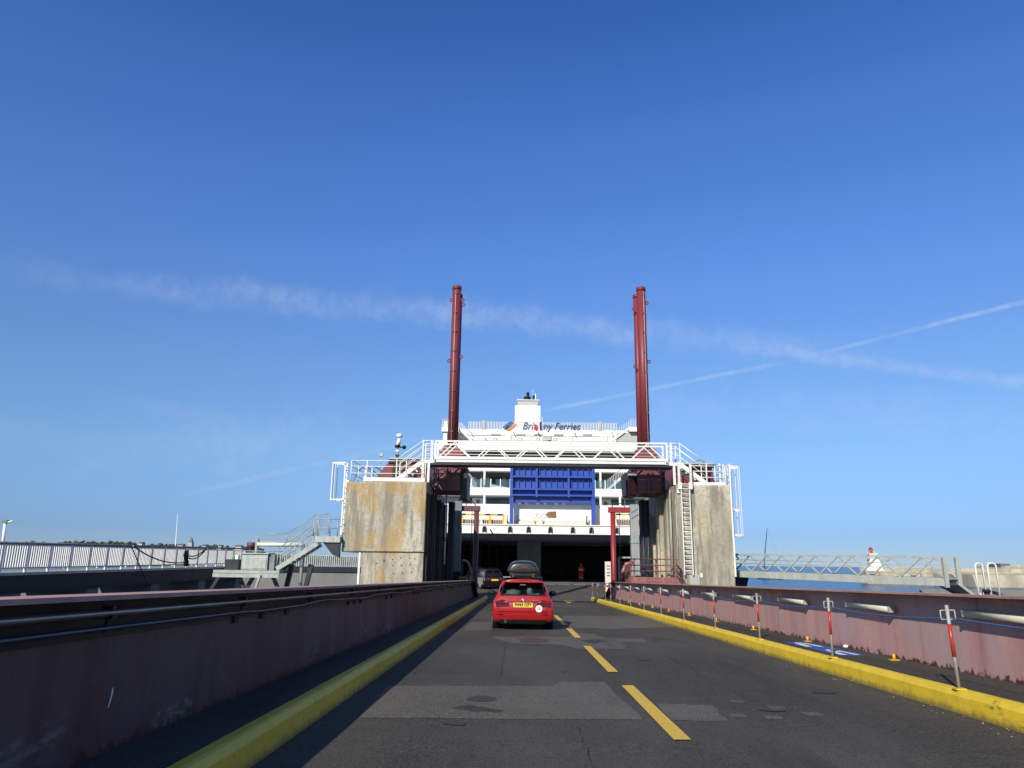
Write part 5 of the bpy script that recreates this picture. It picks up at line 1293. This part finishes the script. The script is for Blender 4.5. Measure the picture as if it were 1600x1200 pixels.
# landing ramp and quay
QZ = .25
ql = at(1458, 921, 33).x
MB().prism([(ql, 33.5), (ql+1.2, 30.5), (70, 26), (70, 52), (ql+5.2, 44)], 'z', SEA-1, QZ).build('quay_right', 'quay', kind='structure')
la_, lb_ = at(1484, 911, 31.8), at(1527, 920.5, 31.8)
fp = thing('gangway_flap', 'dark hinged flap at the quay end of the gangway', 'flap', la_)
MB().add([(la_.x, 31.2, la_.z), (la_.x, 33.0, la_.z), (lb_.x, 33.0, QZ+.03), (lb_.x-.4, 31.2, QZ+.03), (la_.x, 31.2, la_.z-.08), (la_.x, 33.0, la_.z-.08), (lb_.x, 33.0, QZ-.05), (lb_.x-.4, 31.2, QZ-.05)],
         [(0,1,2,3),(7,6,5,4),(0,4,5,1),(1,5,6,2),(2,6,7,3),(3,7,4,0)]).build('plate', 'galv_dark', fp)
MB().bar((la_.x, 31.18, la_.z), (lb_.x-.4, 31.18, QZ+.03), .04, .1).build('edge_strip', 'alu', fp)
for i, (x0, x1, lab) in enumerate(((1523.5, 1540, 'left one of two white hoop handrails on the right quay'), (1542.5, 1561, 'right one of two white hoop handrails on the right quay'))):
    Yg = 30.5; a, b = at(x0, 882, Yg), at(x1-3, 882, Yg); g_ = thing('hoop_handrail', lab, 'handrail', (a.x, Yg, QZ), 'white hoop handrails at the quay edge')
    ztp = at(x0, 880, Yg).z; fo_ = at(x0+6, 927, Yg).x-a.x
    MB().tube([(a.x, Yg, QZ), (a.x, Yg, ztp-.08), (a.x+.05, Yg, ztp-.02), (a.x+.1, Yg, ztp), (b.x-.1, Yg+.1, ztp), (b.x-.05, Yg+.1, ztp-.02), (b.x, Yg+.1, ztp-.08), (b.x, Yg+.1, QZ)], .035, 8).build('hoop', 'white', g_)
    MB().box(a.x-.07, a.x+.07, Yg-.07, Yg+.07, QZ+.002, QZ+.03).build('foot', 'galv', g_); MB().box(b.x-.07, b.x+.07, Yg+.03, Yg+.17, QZ+.002, QZ+.03).build('foot', 'galv', g_)
p = at(1541, 921, 30.2); bl_ = thing('mooring_bollard', 'small black mooring bollard between the white hoop handrails', 'bollard', (p.x, 30.2, QZ))
MB().tube([(p.x, 30.2, QZ), (p.x, 30.2, QZ+.3)], .1, 10).build('stem', 'black', bl_); MB().tube([(p.x, 30.2, QZ+.3), (p.x, 30.2, QZ+.4)], [.16, .13], 10).build('cap', 'black', bl_)
p = at(1551, 918, 31.5); cr_ = thing('chain_shackle', 'dark shackle with pale rope end lying right of the bollard', 'shackle', (p.x, 31.5, QZ))
MB().tube([(p.x-.3, 31.5, QZ+.1), (p.x-.1, 31.6, QZ+.28), (p.x+.2, 31.5, QZ+.2), (p.x+.3, 31.4, QZ+.08)], .07, 6).build('shackle', 'blacktube', cr_)
MB().blob((p.x-.45, 31.5, QZ+.16), (.16, .1, .08), 7, 5, .2).build('rope_end', 'stripe', cr_)
# breakwater
bwY = 235
xb0, xb1 = at(1352, 890, bwY).x, 330
bw = thing('breakwater', 'long pale stone breakwater running right from the lighthouse', 'breakwater', (xb0, bwY, SEA))
zt1, zt2 = at(1500, 888, bwY).z, at(1500, 894, bwY).z
MB().box(xb0+2, xb1, bwY+4, bwY+7, SEA, zt1).build('parapet', 'stone', bw)
MB().prism([(bwY-1.2, SEA-2), (bwY, zt2), (bwY+4, zt2), (bwY+4, SEA-2)], 'x', xb0, xb1).build('lower_wall', 'stone', bw)
MB().box(xb0-.1, xb1, bwY-.2, bwY+.3, zt2-.5, zt2+.08).build('coping', 'stone', bw)
nx = at(1513, 900, bwY-20).x
MB().prism([(bwY-24, SEA-2), (bwY-22, at(1540, 898, bwY-22).z), (bwY-2, at(1540, 898, bwY-22).z), (bwY-2, SEA-2)], 'x', nx, xb1).build('outer_block_wall', 'stone', bw)
for k in range(24):
    x = xb0+4+k*6.3
    MB().box(x, x+.35, bwY-.95, bwY-.3, SEA, zt2-.6).build('wall_buttress', 'stone', bw)
lx, lY = at(1365, 889, 240), 240
lh_ = thing('lighthouse', 'small white lighthouse with a red lantern at the breakwater end', 'lighthouse', (lx.x, lY, zt2))
bx0, bx1 = at(1345.5, 890, lY).x, at(1359, 890, lY).x
MB().box(bx0, bx1, lY-2.4, lY+1, SEA, at(1350, 885, lY).z).build('base_block', 'white', lh_)
cx_ = at(1362, 870, lY).x
wb_, wt_ = 2.05, 1.05
zl0, zl1 = zt2, at(1362, 866.5, lY).z
MB().add([(cx_-wb_+.5, lY-wb_, zl0), (cx_+wb_+.5, lY-wb_, zl0), (cx_+wb_+.5, lY+wb_, zl0), (cx_-wb_+.5, lY+wb_, zl0), (cx_-wt_, lY-wt_, zl1), (cx_+wt_, lY-wt_, zl1), (cx_+wt_, lY+wt_, zl1), (cx_-wt_, lY+wt_, zl1)],
         [(0,3,2,1),(4,5,6,7),(0,1,5,4),(1,2,6,5),(2,3,7,6),(3,0,4,7)]).build('tower', 'white', lh_)
MB().box(cx_-1.3, cx_+1.3, lY-1.3, lY+1.3, zl1, zl1+.35).build('gallery', 'white', lh_)
for k in range(8):
    a_ = k*math.pi/4; MB().box(cx_+1.2*math.cos(a_)-.04, cx_+1.2*math.cos(a_)+.04, lY+1.2*math.sin(a_)-.04, lY+1.2*math.sin(a_)+.04, zl1+.35, zl1+1.1).build('gallery_post', 'white', lh_)
xl = at(1360.5, 860, lY).x; zl2 = at(1360, 857.5, lY).z
MB().tube([(xl, lY, zl1+.35), (xl, lY, zl2)], .62, 10).build('lantern', 'red_band', lh_)
MB().tube([(xl, lY, zl2), (xl, lY, zl2+.5)], [.7, .08], 10).build('lantern_roof', 'red_paint', lh_)
for zq in (.25, .5, .75): MB().box(cx_-wb_+.2, cx_+wb_+.6, lY-wb_*(1-zq*.45)-.12, lY, zl0+(zl1-zl0)*zq, zl0+(zl1-zl0)*zq+.12).build('string_course', 'ship_beige', lh_)
# fort on a far rock
a = at(1560, 886.5, 620); b = at(1622, 886, 620)
ft = thing('far_fort', 'low dark fort on a rock beyond the breakwater', 'fort', a)
MB().prism([(a.x, SEA), (a.x+6, at(1566, 884, 620).z), (b.x, at(1600, 884.5, 620).z), (b.x+14, SEA)], 'y', 620, 660).build('rock', 'stone', ft)
MB().box(a.x+5, a.x+13, 625, 640, 0, at(1570, 880.6, 620).z).build('fort_wall', 'slate', ft); MB().box(a.x+13, a.x+24, 628, 640, 0, at(1580, 882.6, 620).z).build('fort_wing', 'stone', ft)
# sailing boat
SY2 = 300; a = at(1205, 905.5, SY2); 
sbt = thing('sailing_boat', 'dark hulled sailing boat with a tall bare mast beyond the gangway', 'boat', (a.x, SY2, SEA))
b0 = at(1184, 905, SY2).x; b1 = at(1233, 905, SY2).x
hull = MB(); n = 9; secs = []
for k in range(n):
    t = k/(n-1); x = b0+(b1-b0)*t; w = 1.9*math.sin(math.pi*min(.97, .12+.86*t))**.6; zt_ = SEA+1.05+.5*t*t
    secs.append([(x, SY2-w, zt_), (x, SY2-w*.7, SEA-.2), (x, SY2+w*.7, SEA-.2), (x, SY2+w, zt_)])
vs = [p for s in secs for p in s]; fs = []
for k in range(n-1):
    for j in range(4): a_, b_ = k*4+j, k*4+(j+1) % 4; fs.append((a_, b_, b_+4, a_+4))
fs += [(0,1,2,3), tuple(range(4*n-4, 4*n))]
hull.add(vs, fs).build('hull', 'navy', sbt)
MB().box(b0+(b1-b0)*.35, b0+(b1-b0)*.62, SY2-.9, SY2+.9, SEA+1.2, SEA+1.75).build('cabin', 'white', sbt)
p = at(1227, 905, SY2-4); MB().blob((p.x, SY2-4, SEA+.3), (1.6, .8, .45), 9, 6).build('tender', 'white', label='small white dinghy beside the dark sailing boat', cat='dinghy')
m0 = at(1193, 900, SY2); m1 = at(1198.5, 826, SY2)
MB().tube([(m0.x, SY2, SEA+1), m1], [.2, .09], 6).build('mast', 'dark_steel', sbt)
MB().tube([(at(1199, 880, SY2).x-2.6, SY2, SEA+1.2), m1], .05, 4).build('stay', 'dark_steel', sbt); MB().tube([(b1-1, SY2, SEA+1.5), m1], .02, 4).build('stay', 'dark_steel', sbt)
MB().tube([(m0.x, SY2, SEA+2.4), (m0.x+5, SY2, SEA+2.3)], .13, 6).build('boom', 'dark_steel', sbt)

# ================================================================== CARS
def car(name, label, paint, loc, rz, w=.905, h=1.43, suv=0., open_rear=True, plate_txt=None, pitch=0.):
    t = thing(name, label, 'car')
    k = w/.905; Hs = h/1.43
    # ring: (halfwidth, z) from floor centre to roof centre; y offset at the rear follows the shape of the tailgate
    def ring(y0, rear, f):   # f: list of (x,z,dy)
        return [(x*k, y0+dy, z*Hs) for x, z, dy in f]
    full = [(0,.19),(.76,.19),(.885,.215),(.915,.42),(.915,.62),(.90,.80),(.775,.955),(.735,1.13),(.665,1.335),(.56,1.415),(0,1.44)]
    rear_dy = [.35,.30,.12,.04,.0,.06,.13,.30,.52,.50,.48]
    rings = []
    def R_(y, scale_x=1., zf=None, dyf=0.):
        out = []
        for i, (x, z) in enumerate(full):
            zz = zf(i, z) if zf else z
            out.append((x*scale_x*k, y+rear_dy[i]*dyf, zz*Hs))
        return out
    rings.append(R_(.0, .93, None, 1.)); rings.append(R_(.06, .985, None, .98)); rings.append(R_(.34, 1., None, .8)); rings.append(R_(.9, 1., None, .25))
    rings.append(R_(2.0, 1.0)); rings.append(R_(2.7, 1., lambda i, z: z-.01 if i > 7 else z))
    rings.append(R_(3.05, 1., lambda i, z: min(z, 1.20) if i > 7 else min(z, 1.08)))
    rings.append(R_(3.45, 1., lambda i, z: min(z, .98 if i > 6 else .92))); rings.append(R_(4.1, .98, lambda i, z: min(z, .90 if i > 6 else .86)))
    rings.append(R_(4.5, .88, lambda i, z: min(z, .74))); rings.append(R_(4.62, .7, lambda i, z: min(max(z, .3), .62)))
    n = len(full); vs = []; fs = []
    for r in rings:
        for x, y, z in r: vs.append((x, y, z))
        for x, y, z in r[1:-1]: vs.append((-x, y, z))
    m_ = 2*n-2
    def vi(r, i, s): 
        if i == 0 or i == n-1 or s > 0: return r*m_+i
        return r*m_+n+(i-1)
    for r in range(len(rings)-1):
        for i in range(n-1):
            for s in (1, -1): fs.append((vi(r,i,s), vi(r,i+1,s), vi(r+1,i+1,s), vi(r+1,i,s)))
    for r in (0, len(rings)-1):
        for i in range(n-1):
            if r == 0 and open_rear and i in (6, 7): continue
            a = [vi(r,i,1), vi(r,i+1,1), vi(r,i+1,-1), vi(r,i,-1)]; fs.append(tuple(dict.fromkeys(a)))
    body = MB().add(vs, fs, True).build('body', paint, t, subsurf=2)
    def ry(z):    # y of the tailgate surface at height z
        z = z/Hs; zs = [q[1] for q in full]
        for i in range(2, n-1):
            if zs[i] <= z <= zs[i+1]:
                f = (z-zs[i])/(zs[i+1]-zs[i]); return rear_dy[i]+(rear_dy[i+1]-rear_dy[i])*f
        return 0.
    def slab(name, mat, pts, d=.012, out=.01, parent=t, label=None):
        q = [(x*k, ry(z*Hs)-out-d, z*Hs) for x, z in pts]; r2 = [(x*k, ry(z*Hs)-out+.012, z*Hs) for x, z in pts]; c = len(q)
        return MB().add(q+r2, [tuple(range(c)), tuple(range(2*c-1, c-1, -1))]+[(i, (i+1) % c, c+(i+1) % c, c+i) for i in range(c)]).build(name, mat, parent, label)
    g = slab('rear_window', 'carglass' if open_rear else 'carglass_dark', [(-.645,.985),(.645,.985),(.62,1.13),(.56,1.29),(-.56,1.29),(-.62,1.13)], .006, .004)
    # dark frame round the glass
    for a, b in (((-.655,.962),(.655,.988)), ((-.57,1.285),(.57,1.312))):
        slab('window_frame', 'trim', [(a[0],a[1]),(b[0],a[1]),(b[0],b[1]),(a[0],b[1])], .006, .002)
    for s in (-1, 1): slab('window_frame', 'trim', [(s*.64,.985),(s*.675,.985),(s*.59,1.295),(s*.555,1.295)], .006, .002)
    MB().box(-.57*k, .57*k, .31, .52, 1.335*Hs, 1.37*Hs).build('roof_spoiler', paint, t, bevel=.012)
    slab('brake_lamp', 'sticker', [(-.09,1.262),(.09,1.262),(.09,1.285),(-.09,1.285)], .002, .014)
    for s in (-1, 1):
        L_ = slab('tail_light', 'taillight', [(s*.40,.67),(s*.80,.66),(s*.81,.80),(s*.62,.85),(s*.42,.80)], .012, .004)
        slab('lens_bar', 'taillight_dark', [(s*.46,.735),(s*.78,.72),(s*.78,.745),(s*.46,.76)], .004, .017, L_); slab('lens_bar', 'taillight_dark', [(s*.585,.67),(s*.61,.67),(s*.62,.83),(s*.595,.83)], .004, .017, L_)
        slab('reverse_lens', 'flange', [(s*.45,.775),(s*.53,.78),(s*.53,.797),(s*.45,.79)], .003, .017, L_)
        # mirrors
        mr = MB().blob((s*1.0*k, 2.75, .99*Hs), (.13, .09, .085), 10, 8).build('mirror', 'trim' if paint != 'car_red' else 'black', t)
        MB().bar((s*.86*k, 2.8, .95*Hs), (s*.97*k, 2.78, .97*Hs), .05, .05).build('mirror_arm', 'trim', mr)
        # side glass
        sp = [(.86,1.0),(1.0,1.30),(2.55,1.31),(3.05,1.02),(2.9,.985),(1.0,.975)]
        q = []
        for y, z in sp:
            i = 6 if z < 1.12 else 7; x = full[i][0]+(full[i+1][0]-full[i][0])*(z-full[i][1])/(full[i+1][1]-full[i][1]); q.append((s*(x+.006)*k, y, z*Hs))
        MB().add(q+[(x-s*.03, y, z) for x, y, z in q], [tuple(range(6)), tuple(range(11, 5, -1))]+[(i, (i+1) % 6, 6+(i+1) % 6, 6+i) for i in range(6)]).build('side_window', 'carglass_dark', t)
        MB().tube([(s*.575*k, .75, 1.40*Hs), (s*.585*k, .85, 1.455*Hs), (s*.585*k, 2.4, 1.455*Hs), (s*.575*k, 2.5, 1.40*Hs)], .016, 6).build('roof_rail', 'trim', t)
        for y in (.86, 3.68):
            wheel = MB().tube([(s*.68*k, y, .325), (s*.72*k, y, .325), (s*.87*k, y, .325), (s*.905*k, y, .325)], [.29, .325, .325, .29], 22).build('wheel', 'tyre', t)
            MB().tube([(s*.86*k, y, .325), (s*.912*k, y, .325)], .225, 18).build('rim', 'rim', wheel)
            for q_ in range(5): a_ = q_*2*math.pi/5; MB().bar((s*.914*k, y, .325), (s*.914*k, y+.2*math.cos(a_), .325+.2*math.sin(a_)), .05, .02, (1, 0, 0)).build('spoke', 'galv_dark', wheel)
            MB().tube([(s*.60*k, y, .36), (s*.90*k, y, .36)], .375, 20).build('wheel_arch', 'black', t)
    slab('number_plate', 'plate', [(-.285,.635),(.285,.635),(.285,.765),(-.285,.765)], .012, .014)
    if plate_txt: text('plate_text', plate_txt, 'black', t, .135*Hs, (0, ry(.70*Hs)-.0375, .70*Hs), extrude=.002, width=.50, bold=.004)
    slab('plate_recess', paint, [(-.36,.785),(.36,.785),(.34,.80),(-.34,.80)], .02, .012)
    slab('tailgate_seam', 'black', [(-.40,.802),(.40,.802),(.40,.81),(-.40,.81)], .002, .012)
    b = [(-.70,.22),(.70,.22),(.70,.375),(-.70,.375)]
    MB().add([(-.70*k,.02,.285*Hs),(.70*k,.02,.285*Hs),(.66*k,.10,.16),(-.66*k,.10,.16),(-.70*k,.25,.285*Hs),(.70*k,.25,.285*Hs),(.66*k,.3,.16),(-.66*k,.3,.16)],
             [(0,1,2,3),(7,6,5,4),(0,4,5,1),(1,5,6,2),(2,6,7,3),(3,7,4,0)]).build('rear_diffuser', 'trim', t, bevel=.02)
    for s in (-1, 1): slab('tailgate_seam', 'black', [(s*.690,.57),(s*.698,.57),(s*.735,.655),(s*.727,.655)], .002, .006)
    slab('bumper_crease', paint, [(-.74,.52),(.74,.52),(.72,.535),(-.72,.535)], .012, .004)
    slab('bumper_lip', paint, [(-.70,.295),(.70,.295),(.66,.40),(.64,.415),(-.64,.415),(-.66,.40)], .012, .0)
    for s in (-1, 1): slab('reflector', 'taillight', [(s*.58,.43),(s*.72,.43),(s*.72,.452),(s*.58,.452)], .003, .004)
    MB().tube([(-.50*k, -.0, .235), (-.50*k, .3, .235)], .042, 12).build('exhaust', 'chrome', t); MB().tube([(-.50*k, -.006, .235), (-.50*k, .0, .235)], .033, 12).build('exhaust_bore', 'black', t)
    MB().bar((-.02, ry(1.0)-.03, 1.0*Hs), (.40, ry(1.03)-.03, 1.02*Hs), .012).build('wiper', 'black', t)
    MB().add([(-.01, .95, 1.43*Hs), (.01, .95, 1.43*Hs), (.01, .80, 1.43*Hs), (-.01, .80, 1.43*Hs), (0, .78, 1.50*Hs)], [(0,1,4),(1,2,4),(2,3,4),(3,0,4),(3,2,1,0)]).build('roof_fin', paint, t)
    # underside and cabin lining
    MB().box(-.66*k, .66*k, .3, 4.3, .17, .23).build('underbody', 'black', t)
    if open_rear:
        MB().box(-.64*k, .64*k, .32, 1.2, .86*Hs, .92*Hs).build('boot_floor', 'lining', t)
        for s in (-1, 1): MB().box(s*.35*k-.24, s*.35*k+.24, 1.2, 1.35, .9*Hs, 1.2*Hs).build('seat_back', 'lining', t, bevel=.04); MB().box(s*.35*k-.12, s*.35*k+.12, 1.2, 1.28, 1.21*Hs, 1.33*Hs).build('headrest', 'lining', t, bevel=.03)
    t.location = loc; t.rotation_euler = (pitch, 0, rz)
    return t, ry
rc_loc = Vector((.17, 22.35, SLOPE*22.35)); pit = math.atan(SLOPE)
rc, ryf = car('red_car', 'red estate car with a grey roof box driving towards the ferry', 'car_red', rc_loc, 0., plate_txt='SW63 DZY', pitch=pit)
# badges on the red car
def carpart(name, mb, mat, par=rc): return mb.build(name, mat, None) 
def local(mb, name, mat):
    o = mb.build(name, mat); o.parent = rc; return o
yb0 = ryf(.83)
bdg = local(MB().tube([(0, yb0-.03, .845), (0, yb0, .845)], .043, 16), 'badge', 'black')
def quadrant(a0, mat):
    n = 6; pts = [(0, .845)]+[(.036*math.cos(a0+k*math.pi/2/n), .845+.036*math.sin(a0+k*math.pi/2/n)) for k in range(n+1)]
    o = MB().prism(pts, 'y', yb0-.036, yb0-.0305).build('badge_quarter', mat); o.parent = bdg
for k, m_ in enumerate(('badge_blue', 'sticker', 'badge_blue', 'sticker')): quadrant(k*math.pi/2, m_)
local(MB().box(.27, .47, ryf(.835)-.024, ryf(.835)-.008, .825, .842), 'model_badge', 'chrome')
ys2 = ryf(.585)
local(MB().tube([(.47, ys2-.014, .60), (.47, ys2+.02, .60)], .098, 24), 'country_sticker', 'sticker')
tx = text('sticker_text', 'UK', 'black', None, .12, (.47, ys2-.0165, .60), extrude=.002, width=.12); tx.parent = rc
# luggage seen through the rear window
def inside(name, mb, mat, lab):
    o = mb.build(name, mat, label=lab, cat='luggage'); o.location = rc_loc; o.rotation_euler = (pit, 0, 0); return o
inside('luggage_bag', MB().blob((-.30, .62, 1.02), (.24, .16, .11), 10, 7, .12), 'bag', 'pale green soft bag behind the rear window of the red car')
inside('white_bag', MB().blob((.20, .66, 1.08), (.10, .12, .15), 9, 7, .15), 'white', 'white bag standing behind the rear window of the red car')
inside('folded_blanket', MB().box(.22, .50, .55, .85, .925, 1.02), 'bag', 'folded pale blanket in the right of the red car boot')
# roof box
rb = thing('roof_box', 'dark grey roof box strapped on the red estate car', 'roof box')
def boxring(y, w, z0, z1, s=1.):
    return [(-w, y, z0), (-w*1.02, y, z0+.08), (-w*.97, y, z0+(z1-z0)*.45), (-w*.80, y, z0+(z1-z0)*.82), (-w*.5, y, z1), (w*.5, y, z1), (w*.80, y, z0+(z1-z0)*.82), (w*.97, y, z0+(z1-z0)*.45), (w*1.02, y, z0+.08), (w, y, z0)]
Z0, Z1 = 1.615, 1.975
rgs = [boxring(.40, .38, Z0, Z0+.24), boxring(.45, .445, Z0-.01, Z0+.33), boxring(.62, .47, Z0-.02, Z1+.01), boxring(1.2, .475, Z0-.02, Z1+.03), boxring(2.0, .46, Z0, Z1), boxring(2.35, .36, Z0+.02, Z1-.14), boxring(2.5, .26, Z0+.05, Z0+.14)]
n = 10; vs = [p for r in rgs for p in r]; fs = []
for r in range(len(rgs)-1):
    for i in range(n): fs.append((r*n+i, r*n+(i+1) % n, (r+1)*n+(i+1) % n, (r+1)*n+i))
fs += [tuple(range(n)), tuple(range((len(rgs)-1)*n, len(rgs)*n))]
MB().add(vs, fs, True).build('lid', 'boxgrey', rb, subsurf=2)
MB().box(-.41, .41, .47, 2.35, 1.50, Z0+.04).build('base_tray', 'trim', rb, bevel=.04)
for y in (.95, 2.0):
    MB().bar((-.60, y, 1.49), (.60, y, 1.49), .08, .025).build('cross_bar', 'galv' if y < 1 else 'trim', rb)
    for s in (-1, 1): MB().box(s*.575-.04, s*.575+.04, y-.05, y+.05, 1.44, 1.475).build('bar_foot', 'trim', rb)
for s in (-1, 1): MB().box(s*.30-.012, s*.30+.012, .47, .485, 1.50, 1.60).build('strap', 'galv_dark', rb)
MB().box(-.06, .13, .385, .43, Z0+.155, Z0+.170).build('logo_strip', 'red_band', rb)
rb.location = rc_loc; rb.rotation_euler = (pit, 0, 0)
# dark car on the ramp
bp = at(770, 917, 60.5)
slope2 = math.atan((RAMP_Z-dz(DECK_END))/(66.4-DECK_END)); zr_ = dz(DECK_END)+(60.5-DECK_END)*math.tan(slope2)
bc, _ = car('dark_car', 'dark navy hatchback with pale wheels driving up the boarding ramp', 'car_black', Vector((bp.x+.15, 60.3, zr_)), R(24), w=.93, h=1.50, open_rear=False, pitch=slope2)

# ================================================================== PERSON on the car deck
PYY = 74.0; f_ = at(908, 909.5, PYY)
ps = thing('person', 'person in red high visibility clothing standing inside the car deck', 'person', (f_.x, PYY, RAMP_Z))
me = bpy.data.meshes.new('body'); V = [(0,0,.95),(0,0,1.15),(0,0,1.38),(0,0,1.50),(0,-.01,1.58),(0,-.01,1.70),(.19,0,1.42),(.25,.01,1.14),(.24,-.06,.90),(-.19,0,1.42),(-.25,.01,1.14),(-.22,-.08,.92),(.10,0,.90),(.12,-.01,.50),(.13,.01,.08),(.14,-.12,.04),(-.10,0,.90),(-.12,-.01,.50),(-.14,.02,.08),(-.15,-.11,.04)]
E_ = [(0,1),(1,2),(2,3),(3,4),(4,5),(2,6),(6,7),(7,8),(2,9),(9,10),(10,11),(0,12),(12,13),(13,14),(14,15),(0,16),(16,17),(17,18),(18,19)]
me.from_pydata(V, E_, []); pbody = bpy.data.objects.new('body', me); COL.objects.link(pbody); pbody.parent = ps
mod = pbody.modifiers.new('skin', 'SKIN'); rad = [.16,.15,.17,.06,.09,.10,.07,.055,.045,.07,.055,.045,.10,.075,.055,.05,.10,.075,.055,.05]
for i, r_ in enumerate(rad): me.skin_vertices[0].data[i].radius = (r_, r_*.85)
me.skin_vertices[0].data[0].use_root = True
pbody.modifiers.new('sub', 'SUBSURF').levels = 1; me.materials.append(M['trouser'])
def ploc(mb, nm, mt): return mb.build(nm, mt, None)
def pchild(mb, nm, mt): o = mb.build(nm, mt); o.parent = ps; return o
pchild(MB().tube([(0,0,.98),(0,0,1.15),(0,0,1.40),(0,0,1.47)], [.215,.205,.225,.12], 12), 'jacket', 'hivis')
for s in (-1, 1):
    pchild(MB().tube([(s*.17,0,1.42),(s*.255,.01,1.14),(s*.24,-.05,.95)], [.085,.075,.06], 8), 'sleeve', 'hivis')
    pchild(MB().tube([(s*.10,0,.96),(s*.12,-.01,.52),(s*.135,.01,.12)], [.125,.10,.085], 8), 'trouser_leg', 'hivis')
    pchild(MB().tube([(s*.122,-.005,.36),(s*.125,0,.43)], .106, 8), 'leg_stripe', 'stripe')
    pchild(MB().tube([(s*.255,.01,1.08),(s*.253,.01,1.13)], .08, 8), 'sleeve_stripe', 'stripe')
pchild(MB().tube([(0,0,1.10),(0,0,1.18)], .226, 12), 'chest_stripe', 'stripe')
pchild(MB().blob((0,-.01,1.63), (.085,.10,.12), 10, 8), 'face', 'skin')
pchild(MB().blob((0,.0,1.69), (.125,.14,.10), 10, 8), 'helmet', 'hivis')
print('objects', len(bpy.data.objects), 'tris', sum(len(m_.polygons) for m_ in bpy.data.meshes))
